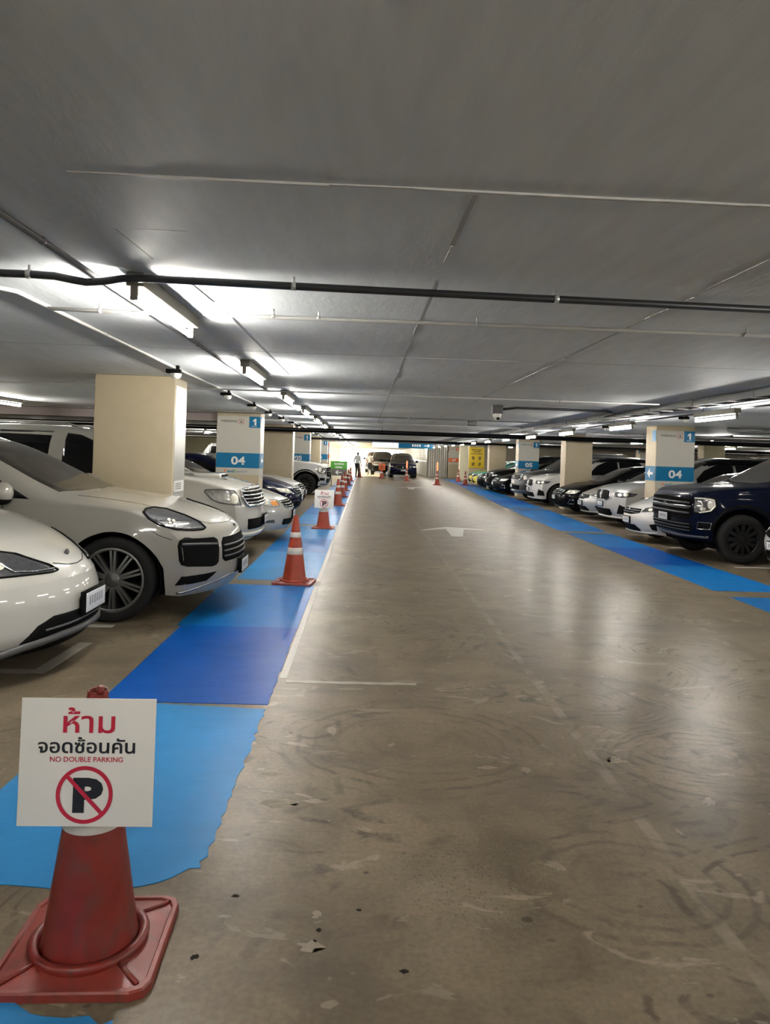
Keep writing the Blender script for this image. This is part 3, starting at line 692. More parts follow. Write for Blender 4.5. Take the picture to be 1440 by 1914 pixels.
    def _top_patch(s, name, pl, mt):
        old = s.hit
        s.hit = lambda mode, a, b, side=1: old('top', b, a, 1)
        s.patch(name, 'top', pl, mt, off=0.003, side=1, nr=10, nc=16); s.hit = old
    def mirrors(s, x, z, mt=None, y=None, size=(0.09, 0.115, 0.085), low=None):
        for sd in (-1, 1):
            h = s.hit('side', x, z-0.06, sd); y0 = abs(h[0].y) if h else s.W2-0.1
            yc = y0 + 0.13
            mo = MB().ball((x, sd*yc, z), size).tube([(x+0.02, sd*(y0-0.02), z-0.07), (x+0.01, sd*(yc-0.04), z-0.05)], 0.025, 8)
            for i, p in enumerate(mo.v):
                if p[0] < x-0.03: mo.v[i] = (x-0.03, p[1], p[2])
            o = mo.obj('wing_mirror', mt or s.P['paint'], s.root)
            if low: MB().ball((x, sd*yc, z-0.055), (size[0]*0.85, size[1]*0.9, 0.05)).obj('mirror_base', M_PLAST, o)
    def plate(s, z, h=0.11, wd=0.34, y=0.0, tilt=0.0, frame=M_PLAST, out=0.012, digits=True):
        p, n = s.hit('front', 0.0, z)
        x = p.x+out
        fr = MB().bbox(x-0.03, x+0.006, y-wd/2-0.012, y+wd/2+0.012, z-h/2-0.012, z+h/2+0.012, 0.005).obj('plate_frame', frame, s.root)
        MB().bbox(x, x+0.010, y-wd/2, y+wd/2, z-h/2, z+h/2, 0.003).obj('number_plate', M_PLATE, fr, 'white number plate')
        for k in range(6): MB().box(x+0.0098, x+0.0108, y-wd*0.36+wd*0.125*k, y-wd*0.36+wd*0.125*k+wd*0.075, z-h*0.18+0.004*(k % 2), z+h*0.30).obj('plate_smudge', M_SMUDGE, fr)
    def doors(s, xs, z0, z1, handle=True):
        for x in xs: s.both(s.line, 'door_seam', 'side', [(x, z0), (x+0.01, z1)], M_SEAM, r=0.004)
        if handle:
            for x in xs[1:]:
                for sd in (-1, 1):
                    h = s.hit('side', x+0.16, z1-0.10, sd)
                    if h:
                        p = h[0]; MB().bbox(p.x-0.10, p.x+0.10, p.y-0.02 if sd > 0 else p.y-0.025, p.y+0.025 if sd > 0 else p.y+0.02, p.z-0.014, p.z+0.014, 0.006).obj('door_handle', s.P.get('handle', s.P['paint']), s.root)
    def slats(s, parent, mode, zs, a0f, mt, r=0.006, off=0.008):
        for z in zs:
            a = a0f(z); s.line('grille_slat', mode, [(-a, z), (-a/2, z), (0, z), (a/2, z), (a, z)], mt, r=r, side=-1, parent=parent, off=off)
    def sym(s, poly):                                       # half outline (a >= 0), bottom to top -> full row-convex outline
        return [(a, z) for a, z in poly] + [(-a, z) for a, z in reversed(poly)]
    def place(s, x, y, rz, label, group=None):
        s.root.location = (x, y, 0); s.root.rotation_euler = (0, 0, rz); tag(s.root, label, 'car', group); return s
def recolour(root, src, paint_mat):
    for ch in root.children_recursive:
        for i, sl in enumerate(ch.material_slots):
            if sl.material == src: sl.link = 'OBJECT'; sl.material = paint_mat
def car_copy(c, x, y, rz, label, paint_mat=None, group=None):
    r = copy_tree(c.root); r.location = (x, y, 0); r.rotation_euler = (0, 0, rz)
    for k in list(r.keys()):
        if k in ('label', 'group'): del r[k]
    tag(r, label, 'car', group)
    if paint_mat: recolour(r, c.P['paint'], paint_mat)
    return r

# ------------------------------------------------------------------ the parked cars
G_L = 'cars parked left of the aisle'; G_R = 'cars parked right of the aisle'
def base(**k): return k

SEDAN = dict(L=4.70, W=1.78, R=0.325, fo=0.92, wb=2.70, tw=0.21, sill=0.22, zn=0.19, th=0.27, nh=2.7, nc=4.2, corner=(0.40, 2.4), zc=0.55, under=0.17, flare=0.012, shoulder=0.05,
    top=[(0,.60),(.05,.69),(.15,.75),(.4,.83),(.9,.92),(1.15,.95),(1.35,1.02),(2.15,1.39),(2.7,1.46),(3.3,1.43),(4.05,1.10),(4.55,1.04),(4.70,.88)],
    belt=[(0,.54),(.1,.66),(.4,.77),(1.0,.87),(1.4,.90),(3.0,.96),(4.2,.99),(4.7,.82)],
    nose=[(.19,.10),(.3,.03),(.45,0),(.6,.03),(.75,.12),(.95,.26)], tail=[(.2,.12),(.5,0),(.85,.04),(1.1,.12)])
SUV = dict(L=4.75, W=1.85, R=0.385, fo=0.90, wb=2.75, tw=0.26, sill=0.38, zn=0.27, th=0.20, nh=4.0, nc=5.0, corner=(0.30, 3.0), zc=0.72, under=0.30, flare=0.035, shoulder=0.03, arch_gap=0.07,
    top=[(0,.92),(.04,1.0),(.14,1.05),(.4,1.11),(1.05,1.19),(1.25,1.21),(1.45,1.31),(2.1,1.70),(2.5,1.80),(3.5,1.84),(4.4,1.79),(4.65,1.50),(4.75,1.15)],
    belt=[(0,.86),(.1,.97),(.4,1.03),(1.2,1.09),(3.0,1.12),(4.5,1.13),(4.75,1.0)],
    nose=[(.27,.12),(.38,.03),(.5,0),(.75,.02),(.95,.07),(1.2,.16)], tail=[(.3,.1),(.6,0),(1.0,.02),(1.8,.2)])
CROSS = dict(L=4.80, W=1.94, R=0.37, fo=0.88, wb=2.92, tw=0.27, sill=0.28, zn=0.22, th=0.24, nh=3.2, nc=4.5, corner=(0.34, 2.6), zc=0.62, under=0.24, flare=0.02, shoulder=0.04,
    top=[(0,.84),(.05,.93),(.15,.98),(.4,1.03),(1.1,1.12),(1.35,1.15),(1.55,1.24),(2.3,1.64),(2.8,1.74),(3.7,1.74),(4.4,1.60),(4.7,1.2),(4.80,1.0)],
    belt=[(0,.77),(.1,.88),(.4,.95),(1.3,1.03),(3.0,1.07),(4.5,1.1),(4.8,.95)],
    nose=[(.2,.10),(.35,.02),(.5,0),(.75,.01),(.95,.06),(1.2,.2)], tail=[(.2,.1),(.6,0),(1.0,.05),(1.7,.3)])
TRUCK = dict(L=4.92, W=1.92, R=0.395, fo=0.88, wb=2.90, tw=0.26, sill=0.42, zn=0.34, th=0.19, nh=5.5, nc=5.5, corner=(0.24, 3.6), zc=0.75, under=0.36, flare=0.05, shoulder=0.02, tuck=0.05, arch_gap=0.09, taper=0.03, wout=0.0,
    top=[(0,1.02),(.03,1.10),(.12,1.15),(.4,1.19),(1.1,1.25),(1.3,1.27),(1.5,1.37),(2.1,1.72),(2.5,1.82),(3.6,1.84),(4.6,1.80),(4.85,1.5),(4.92,1.2)],
    belt=[(0,.96),(.1,1.07),(.4,1.11),(1.2,1.15),(3.0,1.16),(4.7,1.16),(4.92,1.05)],
    nose=[(.34,.16),(.45,.05),(.6,0),(.8,.0),(1.0,.02),(1.25,.12)], tail=[(.3,.1),(.6,0),(1.0,.02),(1.8,.2)])

def headlamp(c, poly, mt=M_LAMPD, lens=None, rim=M_CHROME, rimr=0.006, lensmat=M_LENS, amber=None):
    for sd in (-1, 1):
        h = c.patch('headlight', 'cyl', poly, mt, off=0.004, side=sd, nr=8, nc=14)
        if h is None: continue
        c.line('headlight_rim', 'cyl', poly, rim, r=rimr, side=sd, parent=h, closed=True, off=0.004)
        for (a, z, ra, rz) in (lens or []):
            c.patch('lamp_lens', 'cyl', [(a+ra*math.cos(2*PI*k/14), z+rz*math.sin(2*PI*k/14)) for k in range(14)], lensmat, off=0.010, side=sd, parent=h, nr=6, nc=6)
        if amber: c.patch('indicator_lens', 'cyl', amber, M_AMBER, off=0.008, side=sd, parent=h, nr=5, nc=6)
def grille(c, half, mt=M_PLAST, slats=None, smat=M_CHROME, sr=0.008, rim=None, rimr=0.010, wfac=0.96, off=0.005):
    g = c.patch('grille', 'cyl', c.sym(half), mt, off=off, side=-1, nr=8, nc=24)
    if rim: c.line('grille_rim', 'cyl', c.sym(half), rim, r=rimr, parent=g, closed=True, off=0.008)
    def wid(z):
        for (a0, z0), (a1, z1) in zip(half, half[1:]):
            if z0 <= z <= z1: return (a0+(a1-a0)*(z-z0)/max(1e-6, z1-z0))*wfac
        return half[-1][0]*wfac
    if slats: c.slats(g, 'cyl', slats, wid, smat, sr, off+0.006)
    return g
def pair(c, name, poly, mt=M_PLAST, off=0.005, rim=None, rimr=0.006):
    for sd in (-1, 1):
        o = c.patch(name, 'cyl', poly, mt, off=off, side=sd, nr=10, nc=20)
        if o and rim: c.line(name + '_rim', 'cyl', poly, rim, r=rimr, side=sd, parent=o, closed=True, off=0.006)
def badge(c, z, r, mt=M_CHROME, y=0.0):
    p, n = c.hit('front', y, z)
    o = MB().ball((0,0,0), (0.012, r, r*0.85), 16, 8).obj('badge', mt, c.root); o.location = p+n*0.006
    return o

# --- cream white electric hatchback, nearest on the left
P = dict(CROSS); P.update(blend=1.0, paint=M_PEARL, L=4.60, W=1.86, R=0.35, fo=0.90, corner=(0.50, 2.2), nh=2.5, sill=0.26, zn=0.20, clad=0.255, tuck=0.10, th=0.25,
    top=[(0,.66),(.04,.76),(.12,.85),(.3,.94),(.7,1.03),(1.2,1.10),(1.45,1.16),(2.3,1.52),(2.9,1.60),(3.7,1.54),(4.4,1.2),(4.6,.95)],
    belt=[(0,.58),(.1,.72),(.4,.84),(1.0,.94),(1.6,.98),(3.0,1.02),(4.4,1.05),(4.6,.9)],
    nose=[(.17,.14),(.25,.05),(.35,.0),(.5,.0),(.65,.04),(.85,.16),(1.1,.3)])
ev = Car('electric_hatchback', P)
ev.wheels('multi', M_ALLOY, n=10); ev.glass((-1.42, .70, -2.25, .55), [[(-1.75,1.0),(-2.85,1.05),(-2.85,1.42),(-2.35,1.38)], [(-2.92,1.05),(-3.7,1.09),(-3.5,1.38),(-2.92,1.42)]])
headlamp(ev, [(17,.712),(21,.705),(36,.712),(46,.715),(62,.73),(65,.84),(54,.895),(42,.86),(33,.835),(27,.795),(20,.75)], M_LAMPD, [(44,.775,3,.022),(52,.79,3.5,.026)], M_PLAST, 0.006)
for sd in (-1, 1): ev.line('daytime_lamp', 'cyl', [(19,.722),(30,.725),(38,.735),(44,.80),(50,.85)], M_CHROME, r=0.007, side=sd, off=0.008)
lo = ev.patch('lower_intake', 'cyl', ev.sym([(40,.22),(37,.30),(31,.39),(24,.435),(0,.44)]), M_PLAST, off=0.006, nr=8, nc=24)
ev.line('intake_slat', 'cyl', [(-28,.355),(0,.375),(28,.355)], M_PGREY, r=0.008, parent=lo, off=0.012)
ev.line('chin_spoiler', 'cyl', [(-46,.235),(-36,.27),(-20,.30),(0,.31),(20,.30),(36,.27),(46,.235)], M_PGREY, r=0.03, parent=lo, off=0.004)
ev.line('bonnet_seam', 'cyl', [(-17,.755),(-8,.728),(0,.722),(8,.728),(17,.755)], M_SEAM, r=0.004)
ev.plate(.475, .13, .36, out=0.035); badge(ev, .79, .03, M_PGREY)
ev.doors([-1.55,-2.9], .3, 1.0); ev.mirrors(-1.72, 1.08)
ev.place(-1.91, 5.35, 0, 'cream white grille-less hatchback nearest the camera on the left', G_L)

# --- chalk grey coupe-like SUV
P = dict(CROSS); P.update(paint=M_CHALK, L=4.92, W=1.98, R=0.378, fo=0.97, wb=2.90, corner=(0.42, 2.4), nh=2.5, tuck=0.08, flare=0.025, zn=0.235, sill=0.27, taper=0.07,
    top=[(0,.78),(.04,.85),(.12,.90),(.3,.955),(.7,1.03),(1.2,1.10),(1.45,1.13),(1.65,1.21),(2.4,1.55),(2.9,1.66),(3.6,1.66),(4.4,1.45),(4.75,1.15),(4.92,.95)],
    belt=[(0,.70),(.1,.80),(.4,.90),(1.2,1.00),(1.6,1.02),(3.0,1.06),(4.5,1.10),(4.92,.92)],
    nose=[(.2,.12),(.3,.04),(.42,0),(.6,.01),(.75,.05),(.9,.14),(1.1,.28)])
cay = Car('luxury_crossover', P)
cay.wheels('split', M_ALLOY, rr=0.74, n=10)
cay.glass((-1.42, .74, -2.45, .57), [[(-1.72,1.065),(-3.0,1.10),(-3.0,1.48),(-2.6,1.46),(-2.25,1.34)], [(-3.06,1.10),(-4.0,1.15),(-3.7,1.45),(-3.06,1.48)]])
headlamp(cay, [(38.5,.825),(41,.812),(48,.812),(57.7,.827),(65.4,.866),(71,.924),(73.5,.975),(72,.998),(66,1.003),(55.6,.985),(45.6,.932),(40,.878)], M_LAMPD, [(60,.905,1.0,.011),(57.5,.895,1.0,.011),(60,.88,1.0,.010),(57.5,.87,1.0,.010)], M_PLAST, 0.008)
for sd in (-1, 1): cay.line('lamp_trim', 'cyl', [(41,.828),(50,.830),(59,.846)], M_ALLOY, r=0.006, side=sd, off=0.006)
pair(cay, 'side_intake', [(33,.51),(35,.483),(38,.476),(53,.502),(56,.52),(57,.56),(57.7,.69),(57,.735),(54,.758),(35,.738),(32.5,.715),(32,.65)], M_PLAST, 0.004)
mid = grille(cay, [(27,.50),(29.5,.53),(29.3,.68),(27,.725),(0,.715)], M_PLAST, [.55,.60,.65], M_PGREY, 0.010)
for sd in (-1, 1): cay.line('intake_blade', 'cyl', [(34,.675),(45,.69),(56,.70)], M_PGREY, r=0.012, side=sd, off=0.008)
pair(cay, 'lower_lamp_slot', [(58,.335),(41.3,.352),(34.4,.424),(55.5,.418)], M_PLAST, 0.005)
cay.line('front_lip', 'cyl', [(-57,.26),(-40,.315),(-22,.365),(0,.375),(22,.365),(40,.315),(57,.26)], M_ALLOY, r=0.012, off=0.0)
cay.line('bonnet_seam', 'cyl', [(-40,.885),(-33,.856),(-15,.845),(0,.842),(15,.845),(33,.856),(40,.885)], M_SEAM, r=0.003)
cay.both(cay.line, 'wing_seam', 'cyl', [(60,.74),(66,.78),(70,.83)], M_SEAM, r=0.003)
cay.plate(.42, .12, .36, out=0.035); badge(cay, .80, .025, M_PGREY)
cay.doors([-1.95,-3.03], .35, 1.03); cay.mirrors(-1.90, 1.12, low=True, size=(.09,.125,.10))
cay.line('bonnet_edge', 'top', [(-1.38,.70),(-.8,.66),(-.5,.62)], M_SEAM, r=0.003, side=-1)
cay.place(-1.215, 7.60, 0, 'chalk grey crossover with double grille and split-spoke wheels, left', G_L)

# --- white body-on-frame SUV with bonnet scoop behind the bare pillar
P = dict(SUV); P.update(paint=M_PEARL)
fort = Car('four_by_four', P)
fort.wheels('multi', M_ALLOY, rr=0.66, n=6)
fort.glass((-1.28, .70, -2.12, .60), [[(-1.62,1.16),(-2.70,1.18),(-2.70,1.725),(-2.50,1.70),(-2.25,1.60),(-1.95,1.40)], [(-2.90,1.18),(-3.66,1.19),(-3.66,1.745),(-2.90,1.74)], [(-3.74,1.19),(-4.35,1.21),(-4.3,1.68),(-3.74,1.74)]])
headlamp(fort, [(45,.79),(52,.795),(61,.817),(66.7,.866),(72,.965),(71,.995),(61,1.005),(49.6,.99),(47,.90)], M_LAMPM, [(50.5,.875,3.2,.072)], M_PGREY, 0.007)
grille(fort, [(37,.768),(40,.80),(43.5,.90),(43,.975),(38,1.0),(0,1.005)], M_PLAST, [.815,.865,.915,.965], M_CHROME, 0.013, M_CHROME, 0.024)
grille(fort, [(37,.435),(38,.46),(38,.585),(0,.59)], M_PLAST)
pair(fort, 'fog_lamp', [(52,.52),(59,.52),(60,.60),(53,.61)], M_PLAST, 0.004)
fort.line('bumper_lip', 'cyl', [(-58,.36),(-30,.36),(0,.37),(30,.36),(58,.36)], M_PEARL, r=0.05, off=-0.005)
sc_ = MB().bbox(-1.02, -.60, -.30, .30, 1.12, 1.205, 0.03).obj('bonnet_scoop', M_PEARL, fort.root)
MB().box(-.605, -.594, -.25, .25, 1.15, 1.188).obj('scoop_mouth', M_PLAST, sc_)
fort.plate(.55, .11, .34, out=0.04); badge(fort, .87, .05)
fort.doors([-1.5,-2.7,-3.65], .45, 1.10, True); fort.mirrors(-1.66, 1.22, size=(.09,.12,.10))
for sd in (-1, 1): MB().tube([(-2.5, sd*.62, 1.80), (-2.7, sd*.62, 1.85), (-4.0, sd*.62, 1.86), (-4.2, sd*.62, 1.81)], 0.018, 8).obj('roof_rail', M_CHROME, fort.root)
fort.place(-1.50, 11.35, 0, 'tall white SUV with chrome slat grille behind the plain first pillar', G_L)

# --- white saloon with amber indicator
P = dict(SEDAN); P.update(paint=M_PEARL, W=1.82, L=4.8)
sal = Car('saloon_car', P)
sal.wheels('multi', M_ALLOY, n=7)
SGL = [[(-1.65,.93),(-2.62,.97),(-2.62,1.34),(-2.25,1.28)], [(-2.68,.97),(-3.55,1.0),(-3.2,1.30),(-2.68,1.35)]]
sal.glass((-1.20, .66, -2.10, .52), SGL, (-3.95,.60,-3.35,.52))
headlamp(sal, [(36,.61),(44,.60),(56,.625),(61,.69),(58,.715),(46,.715),(36,.705)], M_LAMPC, [(53,.665,3,.03)], M_PGREY, 0.004, amber=[(37,.62),(46,.615),(47,.69),(38,.695)])
grille(sal, [(20,.555),(28,.58),(33,.69),(0,.70)], M_PLAST, [.59,.63,.67], M_CHROME, 0.008, M_CHROME, 0.010)
grille(sal, [(29,.27),(32,.30),(31,.38),(0,.39)], M_PLAST)
pair(sal, 'fog_lamp', [(43,.32),(54,.33),(55,.37),(45,.38)], M_PGREY, 0.004)
sal.plate(.45, .11, .34); sal.doors([-1.55,-2.65], .3, .93); sal.mirrors(-1.68, 1.0)
sal.place(-1.27, 13.70, 0, 'white saloon with amber indicators beside the tall white SUV', G_L)

# --- generic saloon with chrome bars and dark lamps (several copies)
P = dict(SEDAN); P.update(paint=M_DKBLUE)
sb = Car('saloon_car', P)
sb.wheels('multi', M_ALLOY, n=8); sb.glass((-1.20, .64, -2.10, .51), SGL, (-3.95,.60,-3.35,.52))
headlamp(sb, [(33,.60),(44,.585),(56,.62),(63,.70),(54,.717),(40,.705)], M_LAMPC, [(42,.65,3,.032),(50,.66,3,.03)], M_PLAST, 0.004)
grille(sb, [(21,.56),(27,.60),(31,.69),(0,.71)], M_PLAST, [.60,.65,.69], M_CHROME, 0.010, M_CHROME, 0.007)
grille(sb, [(31,.25),(34,.29),(28,.40),(0,.41)], M_PLAST)
pair(sb, 'fog_lamp', [(42,.30),(54,.31),(53,.42),(45,.42)], M_PLAST, 0.004, M_CHROME, 0.006)
sb.plate(.47, .11, .34); sb.doors([-1.55,-2.65], .3, .93); sb.mirrors(-1.68, 1.0)
sb.place(-1.50, 18.25, 0, 'dark blue saloon whose bonnet shows beyond the left 04 pillar', G_L)
car_copy(sb, -1.60, 20.7, 0, 'silver saloon with only its nose showing past the left plain pillar', M_SILVER, G_L)

# --- big square SUV: dark navy on the right, white on the left
P = dict(TRUCK); P.update(paint=M_NAVY)
eve = Car('large_square_suv', P)
eve.wheels('multi', M_ALLOYB, rr=0.66, n=12)
eve.glass((-1.32, .74, -2.12, .63), [[(-1.65,1.22),(-2.75,1.23),(-2.75,1.70),(-2.35,1.69),(-2.0,1.52)], [(-2.82,1.23),(-3.75,1.24),(-3.75,1.72),(-2.82,1.71)], [(-3.82,1.24),(-4.5,1.25),(-4.4,1.68),(-3.82,1.72)]])
g_ = grille(eve, [(37,.70),(40.5,.74),(40.5,1.0),(0,1.02)], M_PLAST, [.78,.86,.94], M_PGREY, 0.014, M_PLAST, 0.016)
headlamp(eve, [(43,.80),(47,.785),(56,.815),(59,.90),(58.5,1.02),(56,1.04),(43,1.035)], M_LAMPD, [(55,.93,2.4,.075),(50,.86,2,.03)], M_PLAST, 0.010, M_LAMPC)
for sd in (-1, 1): eve.line('daytime_lamp', 'cyl', [(43.5,1.02),(52,1.022),(57,1.0),(58,.91),(55,.835),(48,.80)], M_LENS, r=0.012, side=sd, off=0.012)
eve.line('grille_bar', 'cyl', [(-41,.885),(0,.885),(41,.885)], M_CHROME, r=0.012, off=0.016)
grille(eve, [(37,.46),(41,.50),(41,.62),(0,.63)], M_PLAST, [.50,.55,.60], M_PGREY, 0.008)
pair(eve, 'fog_lamp', [(46,.54),(55,.54),(56,.64),(47,.65)], M_PLAST, 0.005, M_CHROME, 0.004)
eve.line('skid_plate', 'cyl', [(-54,.41),(-25,.40),(0,.40),(25,.40),(54,.41)], M_PGREY, r=0.025, off=0.0)
eve.plate(.68, .12, .36, out=0.03); badge(eve, .90, .06, M_PGREY)
eve.doors([-1.55,-2.78], .5, 1.16); eve.mirrors(-1.68, 1.28, size=(.10,.13,.11))
for sd in (-1, 1): eve.both(eve.line, 'arch_cladding', 'side', [(-.88+ (.395+.135)*math.cos(PI*k/14), .395+(.395+.135)*math.sin(PI*k/14)) for k in range(1, 14)], M_PLAST, r=0.03, off=-0.012) if sd < 0 else None
eve.place(5.16, 12.66, PI, 'dark navy square-fronted SUV with black wheels nearest on the right', G_R)
ran = car_copy(eve, -1.28, 28.6, 0, 'white square-fronted SUV whose front wheel shows beside the green sign', M_WHITE, G_L)

# --- white compact saloon on the right
P = dict(SEDAN); P.update(paint=M_WHITE, W=1.77, corner=(0.44, 2.3))
alt = Car('saloon_car', P)
alt.wheels('multi', M_ALLOY, n=9); alt.glass((-1.20, .64, -2.10, .51), SGL, (-3.95,.60,-3.35,.52))
headlamp(alt, [(27,.60),(35,.615),(50,.65),(57,.695),(55,.74),(50,.75),(40,.715),(29,.68)], M_LAMPD, [(38,.66,3,.026),(47,.69,3,.026)], M_CHROME, 0.005)
grille(alt, [(10,.54),(23,.575),(26,.60),(25,.66),(0,.64)], M_PLAST, [.585,.62], M_CHROME, 0.006)
grille(alt, [(25,.235),(26,.265),(18,.35),(0,.355)], M_PLAST)
pair(alt, 'fog_lamp', [(42,.285),(48,.265),(49,.41),(39,.38)], M_PLAST, 0.004)
alt.line('bumper_lip', 'cyl', [(-48,.22),(-25,.215),(0,.215),(25,.215),(48,.22)], M_WHITE, r=0.022, off=0.004)
alt.plate(.43, .11, .34); badge(alt, .63, .035); alt.doors([-1.55,-2.65], .3, .93); alt.mirrors(-1.68, 1.0)
alt.place(5.29, 14.88, PI, 'white compact saloon between the navy SUV and the right 04 pillar', G_R)
car_copy(alt, 5.84, 10.45, PI, 'white saloon at the right picture edge, only a sliver showing', None, G_R)
car_copy(alt, 5.95, 20.40, PI, 'pale silver saloon between the kidney-grille SUV and the black saloon', M_SILVER, G_R)
# --- crossover with a twin grille
P = dict(CROSS); P.update(paint=M_SILVER, roof_black=1.55)
bmw = Car('crossover_suv', P)
bmw.wheels('multi', M_ALLOY, n=10); XGL = [[(-1.85,1.09),(-2.9,1.12),(-2.9,1.58),(-2.5,1.56),(-2.2,1.42)], [(-2.96,1.12),(-3.9,1.16),(-3.7,1.56),(-2.96,1.58)]]
bmw.glass((-1.38, .72, -2.30, .58), XGL)
headlamp(bmw, [(36,.745),(48,.735),(60,.77),(65,.83),(52,.85),(37,.84)], M_LAMPD, [(44,.79,3,.035),(52,.80,3,.035)], M_PLAST, 0.006)
for sd in (-1, 1):
    kid = bmw.patch('grille', 'cyl', [(2.5,.66),(21,.64),(27,.70),(27,.84),(22,.88),(3,.88)], M_PLAST, off=0.006, side=sd)
    bmw.line('grille_rim', 'cyl', [(2.5,.66),(21,.64),(27,.70),(27,.84),(22,.88),(3,.88)], M_CHROME, r=0.010, side=sd, parent=kid, closed=True, off=0.01)
    for a in (5, 9, 13, 17, 21): bmw.line('grille_slat', 'cyl', [(a,.67),(a,.87)], M_PGREY, r=0.006, side=sd, parent=kid, off=0.012)
grille(bmw, [(28,.28),(32,.32),(28,.44),(0,.44)], M_PLAST)
pair(bmw, 'side_intake', [(40,.34),(56,.34),(54,.50),(44,.56)], M_PLAST, 0.004)
bmw.line('bumper_lip', 'cyl', [(-48,.25),(-25,.25),(0,.25),(25,.25),(48,.25)], M_SILVER, r=0.03, off=0.0)
bmw.plate(.54, .11, .34); bmw.doors([-1.75,-2.93], .35, 1.05); bmw.mirrors(-1.85, 1.15)
bmw.place(5.85, 18.30, PI, 'silver twin-grille crossover just beyond the right 04 pillar', G_R)
car_copy(bmw, 5.80, 26.3, PI, 'white twin-grille crossover beyond the plain right pillar', M_WHITE, G_R)
car_copy(sb, 5.75, 22.45, PI, 'black saloon with bright headlights in front of the plain right pillar', M_BLACK, G_R)
car_copy(fort, 5.72, 28.7, PI, 'dark grey tall SUV beside the right 05 pillar', M_GREY, G_R)
car_copy(sb, 5.70, 33.0, PI, 'first black saloon past the right 05 pillar', M_BLACK, G_R)
car_copy(bmw, 5.75, 35.12, PI, 'black crossover between two black saloons past the right 05 pillar', M_BLACK, G_R)
car_copy(sb, 5.65, 37.25, PI, 'black saloon in front of the far plain right pillar', M_BLACK, G_R)
# two-tone taxis
def two_tone():
    mt = bpy.data.materials.new('paint_taxi'); mt.use_nodes = True; nt, N, L, b = nodes_of(mt)
    tc = N.new('ShaderNodeTexCoord'); sx = N.new('ShaderNodeSeparateXYZ'); L.new(tc.outputs['Object'], sx.inputs[0])
    cr = N.new('ShaderNodeValToRGB'); cr.color_ramp.interpolation = 'CONSTANT'
    cr.color_ramp.elements[0].color = (0.85, 0.68, 0.06, 1); cr.color_ramp.elements[1].position = 0.60; cr.color_ramp.elements[1].color = (0.0, 0.30, 0.23, 1)
    L.new(sx.outputs[2], cr.inputs[0]); L.new(cr.outputs[0], b.inputs['Base Color']); b.inputs['Roughness'].default_value = 0.3; b.inputs['Coat Weight'].default_value = 1.0
    return mt
M_TAXI = two_tone()
car_copy(alt, 5.85, 40.4, PI, 'green and yellow taxi, the nearer of two', M_TAXI, G_R)
car_copy(alt, 5.95, 42.6, PI, 'green and yellow taxi, the farther of two', M_TAXI, G_R)
# cars queueing at the far end, nose to the camera
Q = 'cars queueing at the far exit'
car_copy(bmw, 2.72, 51.9, -PI/2, 'dark blue car at the head of the far queue behind the cones', M_DKBLUE, Q)
car_copy(fort, 1.45, 58.2, -PI/2, 'black tall SUV second in the far queue', M_BLACK, Q)
car_copy(fort, 1.0, 65.0, -PI/2, 'dark SUV third in the far queue, nearest the daylight', M_GREY, Q)
# cars in the rows behind, seen through the gaps
B = 'cars in the rows farther back'
for i, (c, x, y, rz, pm, lb) in enumerate([
    (sb, -2.0, 36.5, 0, M_WHITE, 'white saloon at the far left below the orange-banded pillar'), (alt, -2.0, 41.0, 0, M_SILVER, 'silver saloon far left next to the white saloon'), (alt, -2.0, 43.4, 0, M_WHITE, 'white saloon last in the far left row'),
    (fort, -12.0, 20.0, PI, M_BLACK, 'black SUV in the back row seen right of the plain left pillar'), (bmw, -12.2, 24.5, PI, M_SILVER, 'silver crossover in the left back row'), (sb, -12.0, 28.0, PI, M_WHITE, 'white saloon deep in the left back row'),
    (fort, 16.5, 21.3, 0, M_BLACK, 'black SUV in the right back row'), (fort, 16.6, 24.0, 0, M_GREY, 'grey SUV in the right back row'), (alt, 16.4, 30.5, 0, M_TAXI, 'yellow and green taxi in the right back row'), (bmw, 16.4, 35.0, 0, M_BLACK, 'black crossover in the right back row')]):
    car_copy(c, x, y, rz, lb, pm, B)

# ------------------------------------------------------------------ ceiling lamps
M_TUBE = mat('lit_tube', (0.9, 0.9, 0.85), 0.4, emit=((1.0, 0.95, 0.86), TUBE)); M_TUBEC = mat('lit_tube_cool', (0.9, 0.9, 0.9), 0.4, emit=((1.0, 0.97, 0.90), TUBE))
M_HOUS = mat('lamp_housing', (0.20, 0.19, 0.165), 0.6, spec=0.1)
def make_lamp(hung=0.0, L_=1.16):
    r = empty('fluorescent_lamp'); z = CZ-hung
    MB().bbox(-0.035, 0.055, -L_/2-0.02, L_/2+0.02, z-0.07, z-0.001, 0.008).obj('housing', M_HOUS, r)
    for s_ in (-1, 1): MB().bbox(-0.012, 0.024, s_*(L_/2+0.010)-0.009, s_*(L_/2+0.010)+0.009, z-0.136, z-0.06, 0.004).obj('lamp_holder', M_HOUS, r)
    MB().tube([(0.0, -L_/2, z-0.115), (0.0, L_/2, z-0.115)], 0.017, 6, cap=False).obj('tube', M_TUBE, r, 'glowing tube')
    if hung: 
        for s_ in (-0.4, 0.4): MB().tube([(0.01, s_, z-0.002), (0.01, s_, CZ)], 0.006, 6).obj('hanger', M_STEEL, r)
    return r
lamp0 = make_lamp(0.0); lamp1 = make_lamp(0.10)
used = {}
def lamp(src, x, y, label, group, rz=0.0):
    r = src if src.name not in used else copy_tree(src); used[src.name] = 1
    r.location = (x, y, 0); r.rotation_euler = (0, 0, rz); tag(r, label, 'lamp', group); return r
for i in range(24):
    lamp(lamp0, -1.15, 4.26+3.33*i, '%s tube lamp from the camera in the ceiling row over the left blue strip' % ORD[i], 'lamps over the left blue strip')
for i, yb in enumerate((-0.3, -3.0, -6.0)): lamp(lamp0, -1.15, yb, 'left-row tube lamp, the %s one behind the camera' % ORD[i], 'lamps behind the camera')
